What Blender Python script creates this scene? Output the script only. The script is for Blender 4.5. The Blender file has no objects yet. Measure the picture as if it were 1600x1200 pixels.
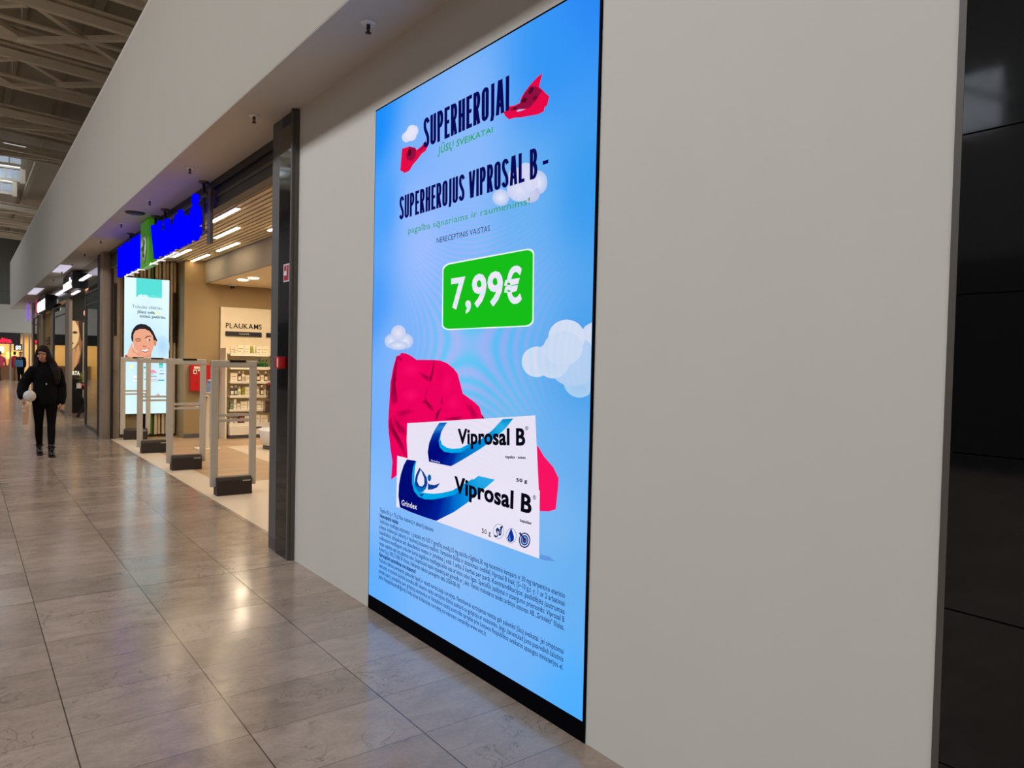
import bpy, bmesh, math, random
from mathutils import Vector, Matrix
random.seed(7)
SC = bpy.context.scene
COL = SC.collection
PI = math.pi

# ------------------------------------------------------------------ camera
cam = bpy.data.cameras.new('camera'); camo = bpy.data.objects.new('camera', cam); COL.objects.link(camo)
SKY_W = 1180; SHOP_W = 48; LAMP = 16
FLOOR_A = (164, 145, 128); FLOOR_B = (142, 124, 108)
CA = Vector((0.79881659, -0.60119346, 0.02141231)); CB = Vector((-4.41915e-04, 0.0350073, 0.99938696)); CD = Vector((0.60157449, 0.79833634, -0.02769875))
camo.matrix_world = Matrix(((CA.x, CB.x, -CD.x, 0), (CA.y, CB.y, -CD.y, 0), (CA.z, CB.z, -CD.z, 1.565), (0, 0, 0, 1)))
cam.sensor_fit = 'HORIZONTAL'; cam.sensor_width = 36.0; cam.lens = 36.0 * 1139.364 / 1600
cam.clip_start = 0.05; cam.clip_end = 200
SC.camera = camo
# ------------------------------------------------------------------ sky, exposure, daylight
w = bpy.data.worlds.new('sky'); SC.world = w; w.use_nodes = True
bg = w.node_tree.nodes['Background']; bg.inputs[0].default_value = (0.80, 0.88, 1.0, 1); bg.inputs[1].default_value = 2.2
SC.view_settings.view_transform = 'Standard'; SC.view_settings.look = 'None'
SC.view_settings.exposure = 0.0; SC.view_settings.gamma = 1.0; SC.view_settings.use_curve_mapping = False
def area(name, loc, rot, sx, sy, power, color=(1, 1, 1), spread=None):
    l = bpy.data.lights.new(name, 'AREA'); l.shape = 'RECTANGLE'; l.size = sx; l.size_y = sy; l.energy = power; l.color = color
    if spread: l.spread = spread
    o = bpy.data.objects.new(name, l); COL.objects.link(o); o.location = loc; o.rotation_euler = rot
    return o
# daylight coming down through the long roof skylight over the middle of the hall
for k, (y0, y1) in enumerate(((-6, 3), (4, 11), (12, 19), (35, 46))):
    area('skylight_daylight', (-6.2 if y1 < 30 else -5.2, (y0 + y1) / 2, 9.3), (0, 0, 0), 2.6, y1 - y0, SKY_W * (y1 - y0) / 10 * (1.0 if y1 < 30 else 0.35), (0.93, 0.95, 1.0))

# ------------------------------------------------------------------ helpers
def lin(c):
    return tuple((x / 255 / 12.92 if x / 255 <= 0.04045 else ((x / 255 + 0.055) / 1.055) ** 2.4) for x in c)
def mat(name, c, rough=0.5, metal=0.0, emit=None, strength=1.0, var=0.06, scale=8.0, bump=0.0, spec=0.5, coat=0.0):
    m = bpy.data.materials.new(name); m.use_nodes = True; nt = m.node_tree; b = nt.nodes['Principled BSDF']
    col = lin(c)
    tc = nt.nodes.new('ShaderNodeTexCoord'); nz = nt.nodes.new('ShaderNodeTexNoise'); nz.inputs['Scale'].default_value = scale; nz.inputs['Detail'].default_value = 4
    nt.links.new(tc.outputs['Object'], nz.inputs['Vector'])
    mx = nt.nodes.new('ShaderNodeMix'); mx.data_type = 'RGBA'
    mx.inputs[6].default_value = (*[x * (1 - var) for x in col], 1); mx.inputs[7].default_value = (*[min(1, x * (1 + var)) for x in col], 1)
    nt.links.new(nz.outputs['Fac'], mx.inputs[0]); nt.links.new(mx.outputs[2], b.inputs['Base Color'])
    b.inputs['Roughness'].default_value = rough; b.inputs['Metallic'].default_value = metal; b.inputs['Specular IOR Level'].default_value = spec
    b.inputs['Coat Weight'].default_value = coat
    if emit is not None:
        b.inputs['Emission Color'].default_value = (*lin(emit), 1); b.inputs['Emission Strength'].default_value = strength
    if bump:
        bp = nt.nodes.new('ShaderNodeBump'); bp.inputs['Strength'].default_value = bump; bp.inputs['Distance'].default_value = 0.01
        nt.links.new(nz.outputs['Fac'], bp.inputs['Height']); nt.links.new(bp.outputs['Normal'], b.inputs['Normal'])
    return m
def glass(name, c=(200, 210, 210), rough=0.02, alpha=0.25):
    m = bpy.data.materials.new(name); m.use_nodes = True; nt = m.node_tree; nt.nodes.remove(nt.nodes['Principled BSDF'])
    out = nt.nodes['Material Output']
    t = nt.nodes.new('ShaderNodeBsdfTransparent'); t.inputs[0].default_value = (*lin(c), 1)
    g = nt.nodes.new('ShaderNodeBsdfGlossy'); g.inputs['Roughness'].default_value = rough; g.inputs[0].default_value = (0.9, 0.95, 0.95, 1)
    fr = nt.nodes.new('ShaderNodeFresnel'); fr.inputs[0].default_value = 1.5
    ad = nt.nodes.new('ShaderNodeMath'); ad.operation = 'MULTIPLY_ADD'; ad.inputs[1].default_value = 1.0; ad.inputs[2].default_value = alpha * 0.3
    ms = nt.nodes.new('ShaderNodeMixShader')
    nt.links.new(fr.outputs[0], ad.inputs[0]); nt.links.new(ad.outputs[0], ms.inputs[0]); nt.links.new(t.outputs[0], ms.inputs[1]); nt.links.new(g.outputs[0], ms.inputs[2]); nt.links.new(ms.outputs[0], out.inputs[0])
    return m
def tag(o, label=None, cat=None, group=None, kind=None):
    if label: o['label'] = label
    if cat: o['category'] = cat
    if group: o['group'] = group
    if kind: o['kind'] = kind
    return o
def thing(name, label, cat, loc=(0, 0, 0), group=None):
    o = bpy.data.objects.new(name, None); COL.objects.link(o); o.location = loc; o.empty_display_size = 0.1
    return tag(o, label, cat, group)
class MB:
    """collects shapes in world metres, links them as ONE mesh"""
    def __init__(s): s.bm = bmesh.new(); s.mi = 0
    def box(s, x0, x1, y0, y1, z0, z1):
        v = [s.bm.verts.new(p) for p in ((x0, y0, z0), (x1, y0, z0), (x1, y1, z0), (x0, y1, z0), (x0, y0, z1), (x1, y0, z1), (x1, y1, z1), (x0, y1, z1))]
        for f in ((0, 3, 2, 1), (4, 5, 6, 7), (0, 1, 5, 4), (1, 2, 6, 5), (2, 3, 7, 6), (3, 0, 4, 7)):
            s.bm.faces.new([v[i] for i in f]).material_index = s.mi
        return s
    def face(s, pts):
        f = s.bm.faces.new([s.bm.verts.new(p) for p in pts]); f.material_index = s.mi; return s
    def tube(s, p, q, r, r2=None, n=12):
        p = Vector(p); q = Vector(q); d = (q - p).normalized(); a = d.orthogonal().normalized(); b = d.cross(a); r2 = r if r2 is None else r2
        A = [s.bm.verts.new(p + (a * math.cos(t) + b * math.sin(t)) * r) for t in [2 * PI * i / n for i in range(n)]]
        B = [s.bm.verts.new(q + (a * math.cos(t) + b * math.sin(t)) * r2) for t in [2 * PI * i / n for i in range(n)]]
        for i in range(n):
            f = s.bm.faces.new((A[i], A[(i + 1) % n], B[(i + 1) % n], B[i])); f.material_index = s.mi; f.smooth = True
        s.bm.faces.new(A[::-1]).material_index = s.mi; s.bm.faces.new(B).material_index = s.mi
        return s
    def beam(s, p, q, w_, h):
        """rectangular bar from p to q, w_ wide across, h high"""
        p = Vector(p); q = Vector(q); d = (q - p).normalized(); up = Vector((0, 0, 1)); a = d.cross(up).normalized() * w_ / 2; b = a.cross(d).normalized() * h / 2
        v = [s.bm.verts.new(c) for c in (p - a - b, p + a - b, p + a + b, p - a + b, q - a - b, q + a - b, q + a + b, q - a + b)]
        for f in ((0, 3, 2, 1), (4, 5, 6, 7), (0, 1, 5, 4), (1, 2, 6, 5), (2, 3, 7, 6), (3, 0, 4, 7)):
            s.bm.faces.new([v[i] for i in f]).material_index = s.mi
        return s
    def lathe(s, c, prof, n=20):
        c = Vector(c); rings = []
        for r, z in prof:
            rings.append([s.bm.verts.new(c + Vector((r * math.cos(2 * PI * i / n), r * math.sin(2 * PI * i / n), z))) for i in range(n)])
        for a, b in zip(rings, rings[1:]):
            for i in range(n):
                f = s.bm.faces.new((a[i], a[(i + 1) % n], b[(i + 1) % n], b[i])); f.smooth = True; f.material_index = s.mi
        s.bm.faces.new(rings[0][::-1]).material_index = s.mi; s.bm.faces.new(rings[-1]).material_index = s.mi
        return s
    def ball(s, c, rx, ry, rz, n=14):
        m = Matrix.Translation(c) @ Matrix.Diagonal((rx, ry, rz, 1))
        r = bmesh.ops.create_uvsphere(s.bm, u_segments=n, v_segments=max(6, n * 2 // 3), radius=1, matrix=m)
        for v in r['verts']:
            for f in v.link_faces: f.smooth = True; f.material_index = s.mi
        return s
    def prism(s, pts, d):
        """closed outline pts extruded by vector d"""
        d = Vector(d); A = [s.bm.verts.new(p) for p in pts]; B = [s.bm.verts.new(Vector(p) + d) for p in pts]; n = len(pts)
        s.bm.faces.new(A).material_index = s.mi; s.bm.faces.new(B[::-1]).material_index = s.mi
        for i in range(n): s.bm.faces.new((A[i], B[i], B[(i + 1) % n], A[(i + 1) % n])).material_index = s.mi
        return s
    def build(s, name, mats, parent=None, bevel=0.0, origin=None, seg=2, normals=True):
        if normals: bmesh.ops.recalc_face_normals(s.bm, faces=s.bm.faces)
        me = bpy.data.meshes.new(name); s.bm.to_mesh(me); s.bm.free()
        for m in (mats if isinstance(mats, (list, tuple)) else [mats]): me.materials.append(m)
        o = bpy.data.objects.new(name, me); COL.objects.link(o)
        off = Vector(origin) if origin is not None else (parent_world(parent) if parent else None)
        if off is not None: me.transform(Matrix.Translation(-off))
        if parent: o.parent = parent
        if origin is not None: o.location = off - (parent_world(parent) if parent else Vector((0, 0, 0)))
        if bevel:
            b = o.modifiers.new('bevel', 'BEVEL'); b.width = bevel; b.segments = seg; b.limit_method = 'ANGLE'
        return o
def parent_world(p):
    v = Vector((0, 0, 0))
    while p: v += Vector(p.location); p = p.parent
    return v
def struct(mb, name, m, **k):
    return tag(mb.build(name, m, **k), kind='structure')
def copy_tree(o, parent=None, dloc=(0, 0, 0), label=None):
    c = o.copy(); COL.objects.link(c); c.parent = parent
    if parent is None: c.location = Vector(o.location) + Vector(dloc)
    if label: c['label'] = label
    for ch in o.children: copy_tree(ch, c)
    return c
_font_cache = {}
def text_geo(s, bold=0.0, res=2):
    k = (s, bold, res)
    if k in _font_cache: return _font_cache[k]
    cu = bpy.data.curves.new('t', 'FONT'); cu.body = s; cu.offset = bold; cu.resolution_u = res; cu.space_character = 1.05
    o = bpy.data.objects.new('t', cu); COL.objects.link(o); bpy.context.view_layer.update()
    me = bpy.data.meshes.new_from_object(o.evaluated_get(bpy.context.evaluated_depsgraph_get()))
    vs = [v.co.copy() for v in me.vertices]; fs = [tuple(p.vertices) for p in me.polygons]
    bpy.data.objects.remove(o); bpy.data.curves.remove(cu); bpy.data.meshes.remove(me)
    x0 = min(v.x for v in vs); x1 = max(v.x for v in vs)
    out = ([((v.x - x0) / (x1 - x0), v.y / 0.70) for v in vs], fs, x1 - x0)
    _font_cache[k] = out
    return out
def put_text(mb, s, f, bold=0.0, res=2, depth=None):
    """f(u, v) -> world point; u along the ink width 0..1, v in cap heights; depth = vector to thicken"""
    uvs, fs, _ = text_geo(s, bold, res)
    A = [mb.bm.verts.new(f(u, v)) for u, v in uvs]
    for p in fs:
        try: mb.bm.faces.new([A[i] for i in p]).material_index = mb.mi
        except ValueError: pass
    if depth is not None:
        d = Vector(depth); B = [mb.bm.verts.new(Vector(f(u, v)) + d) for u, v in uvs]
        edges = {}
        for p in fs:
            try: mb.bm.faces.new([B[i] for i in reversed(p)]).material_index = mb.mi
            except ValueError: pass
            for i in range(len(p)):
                e = (p[i], p[(i + 1) % len(p)]); edges[e] = 1
        for (a, b) in edges:
            if (b, a) not in edges:
                try: mb.bm.faces.new((A[b], A[a], B[a], B[b])).material_index = mb.mi
                except ValueError: pass
    return mb
def condensed(s_):
    """narrow bold capitals as thick strokes: list of (centre line, half width) in cap heights, and total width"""
    T = 0.060; out = []; x = 0.0
    def arc(cx, cy, rx, ry, a0, a1, n=9): return [(cx + rx * math.cos(math.radians(a0 + (a1 - a0) * i / n)), cy + ry * math.sin(math.radians(a0 + (a1 - a0) * i / n))) for i in range(n + 1)]
    for ch in s_:
        w_ = {'I': 0.104, 'E': 0.225, 'L': 0.225, 'A': 0.30, 'V': 0.30, 'J': 0.15, ' ': 0.10, '-': 0.20}.get(ch, 0.265); a = x + T; b = x + w_ - T; m = (a + b) / 2; r = (b - a) / 2
        if ch == 'I': L = [[(m, 0), (m, 1)]]
        elif ch == 'U': L = [[(a, 1)] + arc(m, T + r * 1.3, r, r * 1.3, 180, 360) + [(b, 1)]]
        elif ch == 'O': L = [arc(m, T + r * 1.4, r, r * 1.4, 180, 360) + arc(m, 1 - T - r * 1.4, r, r * 1.4, 0, 180) + [(a, T + r * 1.4 - 0.001)]]
        elif ch in 'PRB':
            L = [[(a, 0), (a, 1)], [(a, 1 - T), (m, 1 - T)] + arc(m, 0.72, b - m, 0.28 - T, 90, -90) + [(a, 0.44 + T)]]
            if ch == 'R': L.append([(m - 0.01, 0.48), (b + 0.005, 0)])
            if ch == 'B': L.append([(m, 0.44 + T)] + arc(m, 0.275, b - m + 0.012, 0.225, 80, -90) + [(a, T)])
        elif ch == 'E': L = [[(a, 0), (a, 1)], [(a, T), (b + T, T)], [(a, 0.51), (b + T * .7, 0.51)], [(a, 1 - T), (b + T, 1 - T)]]
        elif ch == 'L': L = [[(a, 0), (a, 1)], [(a, T), (b + T, T)]]
        elif ch == 'H': L = [[(a, 0), (a, 1)], [(b, 0), (b, 1)], [(a, 0.51), (b, 0.51)]]
        elif ch == 'A': L = [[(a, 0), (m - 0.02, 1)], [(b, 0), (m + 0.02, 1)], [(a + 0.04, 0.27), (b - 0.04, 0.27)]]
        elif ch == 'V': L = [[(a, 1), (m - 0.02, 0)], [(b, 1), (m + 0.02, 0)]]
        elif ch == 'J': L = [[(b, 1), (b, 0.06), (b - 0.025, -0.04), (a, -0.09)]]
        elif ch == 'S': L = [[(b + T * .4, 0.80)] + [(b, 0.86)] + arc(m, 0.82, r, 0.18 - T, 20, 180) + [(a, 0.70), (a + 0.02, 0.62), (m, 0.50), (b - 0.02, 0.38), (b, 0.30)] + arc(m, 0.18, r, 0.18 - T, 0, -160) + [(a - T * .4, 0.20)]]
        elif ch == '-': L = [[(a - T, 0.42), (b + T, 0.42)]]
        else: L = []
        out += L; x += w_ + 0.05
    return out, T, x - 0.05
def put_letters(mb, s_, f, gap=0.09, bold=0.0, res=3, depth=None):
    ws = [text_geo(c, bold, res)[2] for c in s_]; tot = sum(ws) + gap * (len(s_) - 1); x = 0
    for c, w_ in zip(s_, ws):
        put_text(mb, c, (lambda u, v, x=x, w_=w_: f((x + u * w_) / tot, v)), bold, res, depth); x += w_ + gap
    return mb
def image_art(entries, f, m, parent, step, base=0.0, mend=None):
    """flat pictures shown on a screen or a print: every drawn element is a coloured cut-out; f(a, b, layer) -> world"""
    i = 0; layer = base
    while i < len(entries):
        nm = entries[i][1]; bm = bmesh.new(); cl = bm.loops.layers.float_color.new('Col')
        first = True
        while i < len(entries) and entries[i][1] == nm and (first or entries[i][0] not in ('text', 'cond')):
            e = entries[i]; layer += step; first = False
            def setc(face, cs):
                for lp, c in zip(face.loops, cs): lp[cl] = (*lin(c), 1)
            if e[0] == 'poly':
                vs = [bm.verts.new(f(a, b, layer)) for a, b in e[2]]
                fc = bm.faces.new(vs); setc(fc, [e[3]] * len(vs))
                bmesh.ops.triangulate(bm, faces=[fc])
            elif e[0] == 'fan':
                c = bm.verts.new(f(*e[2], layer)); vs = [bm.verts.new(f(a, b, layer)) for a, b in e[3]]; n = len(vs)
                for k in range(n):
                    fc = bm.faces.new((c, vs[k], vs[(k + 1) % n]))
                    for lp in fc.loops: lp[cl] = (*lin(e[4] if lp.vert is c else e[5]), 1)
            elif e[0] == 'strip':
                st = e[2]
                L = [(bm.verts.new(f(*a, layer)), bm.verts.new(f(*b, layer)), c) for a, b, c in st]
                for p, q in zip(L, L[1:]):
                    fc = bm.faces.new((p[0], q[0], q[1], p[1])); setc(fc, (p[2], q[2], q[2], p[2]))
            elif e[0] == 'cond':
                BL, BR, TL, TR = e[3]; strokes, T_, W_ = condensed(e[2])
                for s_i, path in enumerate(strokes):
                    n = len(path); prev = None
                    for k in range(n):
                        p0 = path[max(k - 1, 0)]; p1 = path[min(k + 1, n - 1)]; dx, dy = p1[0] - p0[0], p1[1] - p0[1]; d = math.hypot(dx, dy) or 1; nx, ny = -dy / d * T_, dx / d * T_
                        pr = []
                        for sg_ in (1, -1):
                            u, v = (path[k][0] + sg_ * nx) / W_, path[k][1] + sg_ * ny
                            q = [(BL[c] * (1 - u) + BR[c] * u) * (1 - v) + (TL[c] * (1 - u) + TR[c] * u) * v for c in (0, 1)]
                            pr.append(bm.verts.new(Vector(f(q[0], q[1], layer)) + Vector((-0.000004 * (s_i % 5), 0, 0))))
                        if prev:
                            fc = bm.faces.new((prev[0], pr[0], pr[1], prev[1])); setc(fc, [e[4]] * 4)
                        prev = pr
            elif e[0] == 'text':
                BL, BR, TL, TR = e[3]
                def g(u, v):
                    a = [(BL[k] * (1 - u) + BR[k] * u) * (1 - v) + (TL[k] * (1 - u) + TR[k] * u) * v for k in (0, 1)]
                    return f(a[0], a[1], layer)
                small = nm not in ('headline', 'product_name', 'price')
                uvs, fs, tw = text_geo(e[2], {-1: 0.0, 0: 0.012, 1: 0.028, 2: 0.022}[e[5]], 2 if small else 3)
                if e[5] > 0: sh_ = (-0.012 / tw, 0.012 / tw)
                else: sh_ = (0.0,)
                for s_i, s_ in enumerate(sh_):
                    A = [bm.verts.new(Vector(g(u + s_, v)) + Vector((-0.00001 * s_i, 0, 0)) * (1 if step < 0.0001 else 0)) for u, v in uvs]
                    for p in fs:
                        try: fc = bm.faces.new([A[k] for k in p])
                        except ValueError: continue
                        for lp in fc.loops: lp[cl] = (*lin(e[4]), 1)
            i += 1
        me = bpy.data.meshes.new(nm.strip()); bm.to_mesh(me); bm.free(); me.materials.append(m)
        me.transform(Matrix.Translation(-parent_world(parent)))
        o = bpy.data.objects.new(nm.strip(), me); COL.objects.link(o); o.parent = parent
        if mend: mend(o)
    return layer
SCREEN_ART = [['fan','cloud ',[0.401,2.864],[[0.453,2.852],[0.452,2.846],[0.448,2.841],[0.442,2.837],[0.434,2.834],[0.424,2.833],[0.414,2.833],[0.402,2.835],[0.39,2.839],[0.379,2.843],[0.369,2.849],[0.36,2.856],[0.353,2.863],[0.349,2.87],[0.348,2.877],[0.349,2.883],[0.352,2.888],[0.359,2.892],[0.367,2.895],[0.377,2.896],[0.388,2.895],[0.4,2.893],[0.411,2.89],[0.423,2.885],[0.433,2.879],[0.441,2.873],[0.447,2.866],[0.451,2.859]],[222,228,248],[200,215,246]],
['fan','cloud ',[0.51,2.877],[[0.543,2.869],[0.543,2.863],[0.541,2.857],[0.537,2.853],[0.532,2.85],[0.525,2.848],[0.518,2.847],[0.511,2.849],[0.503,2.851],[0.496,2.855],[0.49,2.86],[0.484,2.865],[0.48,2.872],[0.477,2.878],[0.476,2.885],[0.477,2.891],[0.479,2.897],[0.483,2.901],[0.488,2.904],[0.494,2.906],[0.501,2.906],[0.509,2.905],[0.516,2.903],[0.524,2.899],[0.53,2.894],[0.535,2.888],[0.54,2.882],[0.542,2.875]],[225,228,248],[200,212,246]],
['fan','cloud ',[0.45,2.862],[[0.521,2.845],[0.519,2.839],[0.514,2.833],[0.506,2.83],[0.495,2.827],[0.482,2.827],[0.467,2.828],[0.451,2.831],[0.435,2.835],[0.42,2.841],[0.406,2.848],[0.394,2.855],[0.386,2.863],[0.38,2.871],[0.378,2.879],[0.379,2.885],[0.385,2.891],[0.393,2.894],[0.404,2.897],[0.418,2.897],[0.433,2.896],[0.449,2.893],[0.465,2.888],[0.48,2.882],[0.493,2.875],[0.505,2.868],[0.513,2.86],[0.519,2.852]],[222,228,248],[212,222,247]],
['fan','cloud ',[0.471,2.886],[[0.531,2.872],[0.53,2.865],[0.526,2.859],[0.519,2.855],[0.51,2.852],[0.499,2.851],[0.486,2.851],[0.472,2.853],[0.459,2.857],[0.446,2.863],[0.434,2.87],[0.424,2.877],[0.416,2.885],[0.411,2.893],[0.409,2.901],[0.411,2.908],[0.415,2.914],[0.422,2.918],[0.432,2.921],[0.443,2.922],[0.456,2.921],[0.47,2.919],[0.484,2.915],[0.496,2.909],[0.508,2.903],[0.518,2.895],[0.525,2.887],[0.53,2.879]],[235,236,250],[214,222,247]],
['fan','cloud ',[0.438,2.874],[[0.489,2.861],[0.488,2.856],[0.484,2.851],[0.478,2.847],[0.47,2.845],[0.461,2.844],[0.45,2.845],[0.438,2.847],[0.427,2.85],[0.416,2.854],[0.406,2.86],[0.397,2.866],[0.391,2.873],[0.387,2.88],[0.385,2.886],[0.386,2.892],[0.39,2.896],[0.396,2.9],[0.404,2.902],[0.414,2.903],[0.425,2.903],[0.437,2.9],[0.448,2.897],[0.459,2.892],[0.469,2.887],[0.477,2.881],[0.483,2.874],[0.487,2.868]],[228,232,249],[222,228,248]],
['fan','cloud',[1.634,2.377],[[1.699,2.365],[1.697,2.354],[1.693,2.344],[1.686,2.335],[1.676,2.328],[1.664,2.324],[1.651,2.323],[1.636,2.324],[1.622,2.328],[1.607,2.334],[1.595,2.343],[1.584,2.353],[1.575,2.365],[1.57,2.377],[1.568,2.389],[1.569,2.401],[1.574,2.412],[1.581,2.42],[1.592,2.427],[1.604,2.431],[1.618,2.432],[1.632,2.431],[1.647,2.426],[1.661,2.42],[1.673,2.411],[1.684,2.401],[1.692,2.389],[1.697,2.377]],[225,232,248],[175,200,240]],
['fan','cloud',[1.463,2.433],[[1.519,2.422],[1.518,2.412],[1.514,2.402],[1.508,2.395],[1.5,2.389],[1.489,2.385],[1.477,2.383],[1.465,2.384],[1.452,2.388],[1.44,2.394],[1.429,2.401],[1.42,2.411],[1.413,2.421],[1.408,2.432],[1.406,2.444],[1.407,2.454],[1.411,2.464],[1.418,2.472],[1.426,2.478],[1.437,2.481],[1.449,2.482],[1.462,2.481],[1.474,2.477],[1.486,2.471],[1.497,2.464],[1.506,2.454],[1.513,2.444],[1.517,2.433]],[225,232,248],[175,200,240]],
['fan','cloud',[1.351,2.358],[[1.419,2.346],[1.418,2.338],[1.413,2.331],[1.406,2.324],[1.395,2.32],[1.382,2.317],[1.368,2.317],[1.352,2.318],[1.337,2.322],[1.322,2.327],[1.308,2.334],[1.297,2.342],[1.288,2.351],[1.282,2.361],[1.28,2.37],[1.282,2.378],[1.287,2.386],[1.295,2.392],[1.306,2.397],[1.319,2.399],[1.334,2.399],[1.35,2.398],[1.365,2.394],[1.38,2.388],[1.393,2.381],[1.404,2.373],[1.412,2.365],[1.417,2.355]],[225,232,248],[175,200,240]],
['fan','cloud',[1.576,2.336],[[1.647,2.324],[1.646,2.316],[1.641,2.308],[1.633,2.302],[1.622,2.298],[1.608,2.295],[1.593,2.295],[1.577,2.296],[1.561,2.3],[1.545,2.306],[1.531,2.313],[1.519,2.321],[1.51,2.33],[1.504,2.34],[1.502,2.349],[1.504,2.358],[1.509,2.366],[1.517,2.372],[1.529,2.376],[1.543,2.378],[1.558,2.378],[1.574,2.377],[1.591,2.373],[1.606,2.367],[1.62,2.36],[1.631,2.351],[1.64,2.343],[1.645,2.333]],[205,210,235],[185,195,232]],
['fan','cloud',[1.497,2.369],[[1.59,2.353],[1.589,2.341],[1.582,2.331],[1.572,2.322],[1.557,2.316],[1.54,2.313],[1.52,2.312],[1.499,2.314],[1.478,2.319],[1.457,2.326],[1.439,2.336],[1.423,2.347],[1.411,2.36],[1.403,2.373],[1.4,2.386],[1.402,2.398],[1.409,2.409],[1.42,2.417],[1.436,2.423],[1.454,2.427],[1.474,2.427],[1.495,2.424],[1.516,2.419],[1.536,2.411],[1.554,2.401],[1.569,2.39],[1.581,2.378],[1.588,2.365]],[218,224,246],[192,208,242]],
['fan','cloud',[1.542,2.437],[[1.607,2.424],[1.605,2.414],[1.601,2.405],[1.594,2.398],[1.584,2.392],[1.572,2.389],[1.558,2.388],[1.543,2.389],[1.529,2.393],[1.514,2.399],[1.501,2.407],[1.491,2.417],[1.482,2.428],[1.477,2.439],[1.475,2.45],[1.476,2.46],[1.481,2.469],[1.488,2.477],[1.499,2.482],[1.511,2.485],[1.525,2.486],[1.54,2.484],[1.555,2.48],[1.569,2.474],[1.581,2.466],[1.592,2.456],[1.6,2.446],[1.605,2.435]],[212,218,245],[198,210,243]],
['fan','cloud',[1.566,2.39],[[1.634,2.377],[1.633,2.368],[1.628,2.36],[1.621,2.354],[1.61,2.349],[1.597,2.346],[1.583,2.346],[1.568,2.347],[1.552,2.351],[1.538,2.357],[1.524,2.364],[1.513,2.373],[1.504,2.383],[1.498,2.393],[1.496,2.403],[1.498,2.412],[1.503,2.42],[1.511,2.427],[1.522,2.431],[1.535,2.434],[1.549,2.434],[1.565,2.432],[1.58,2.428],[1.595,2.422],[1.608,2.415],[1.619,2.406],[1.627,2.397],[1.632,2.387]],[212,218,245],[205,215,244]],
['fan','cloud ',[0.26,1.685],[[0.345,1.684],[0.343,1.675],[0.337,1.666],[0.327,1.658],[0.314,1.651],[0.299,1.646],[0.281,1.643],[0.262,1.642],[0.242,1.643],[0.224,1.647],[0.207,1.652],[0.193,1.659],[0.182,1.667],[0.175,1.677],[0.173,1.686],[0.175,1.696],[0.181,1.705],[0.191,1.713],[0.205,1.72],[0.221,1.725],[0.239,1.728],[0.259,1.729],[0.278,1.727],[0.296,1.724],[0.312,1.718],[0.326,1.711],[0.336,1.703],[0.342,1.694]],[225,232,248],[175,200,240]],
['fan','cloud ',[0.433,1.683],[[0.527,1.682],[0.525,1.672],[0.518,1.663],[0.508,1.655],[0.493,1.648],[0.475,1.643],[0.455,1.64],[0.434,1.639],[0.413,1.64],[0.392,1.643],[0.373,1.649],[0.357,1.656],[0.345,1.665],[0.338,1.674],[0.335,1.684],[0.337,1.695],[0.344,1.704],[0.355,1.712],[0.371,1.719],[0.389,1.724],[0.41,1.727],[0.431,1.728],[0.452,1.726],[0.473,1.723],[0.491,1.717],[0.506,1.71],[0.517,1.701],[0.524,1.692]],[225,232,248],[175,200,240]],
['fan','cloud ',[0.352,1.658],[[0.472,1.657],[0.469,1.651],[0.46,1.646],[0.447,1.641],[0.428,1.637],[0.405,1.634],[0.38,1.632],[0.353,1.631],[0.325,1.632],[0.299,1.634],[0.275,1.637],[0.255,1.642],[0.239,1.647],[0.229,1.653],[0.226,1.659],[0.229,1.665],[0.238,1.67],[0.253,1.675],[0.273,1.679],[0.297,1.682],[0.323,1.684],[0.351,1.684],[0.378,1.683],[0.404,1.681],[0.426,1.678],[0.445,1.673],[0.46,1.668],[0.469,1.663]],[225,232,248],[175,200,240]],
['fan','cloud ',[0.349,1.731],[[0.439,1.73],[0.437,1.719],[0.431,1.71],[0.42,1.701],[0.407,1.694],[0.39,1.688],[0.371,1.685],[0.351,1.684],[0.33,1.686],[0.311,1.689],[0.293,1.695],[0.278,1.703],[0.266,1.712],[0.259,1.723],[0.256,1.733],[0.258,1.744],[0.265,1.754],[0.276,1.763],[0.29,1.77],[0.308,1.775],[0.327,1.778],[0.347,1.779],[0.368,1.777],[0.387,1.773],[0.404,1.767],[0.418,1.759],[0.429,1.75],[0.436,1.74]],[225,228,248],[190,205,240]],
['fan','cloud',[1.939,1.501],[[2.036,1.504],[2.035,1.489],[2.028,1.474],[2.017,1.46],[2.002,1.448],[1.984,1.439],[1.963,1.433],[1.941,1.43],[1.919,1.431],[1.897,1.435],[1.878,1.443],[1.861,1.453],[1.848,1.467],[1.839,1.482],[1.836,1.498],[1.838,1.514],[1.846,1.53],[1.858,1.544],[1.874,1.556],[1.893,1.564],[1.914,1.57],[1.936,1.572],[1.959,1.571],[1.98,1.566],[1.998,1.558],[2.014,1.547],[2.026,1.534],[2.033,1.519]],[150,195,238],[165,207,242]],
['fan','cloud',[1.653,1.576],[[1.759,1.577],[1.757,1.562],[1.75,1.548],[1.738,1.535],[1.722,1.524],[1.702,1.516],[1.68,1.51],[1.656,1.508],[1.632,1.509],[1.608,1.513],[1.587,1.521],[1.569,1.532],[1.555,1.545],[1.546,1.559],[1.542,1.575],[1.545,1.591],[1.552,1.606],[1.565,1.619],[1.583,1.63],[1.604,1.638],[1.627,1.643],[1.651,1.645],[1.675,1.643],[1.698,1.638],[1.718,1.63],[1.735,1.619],[1.747,1.606],[1.756,1.592]],[205,218,242],[200,220,243]],
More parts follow.
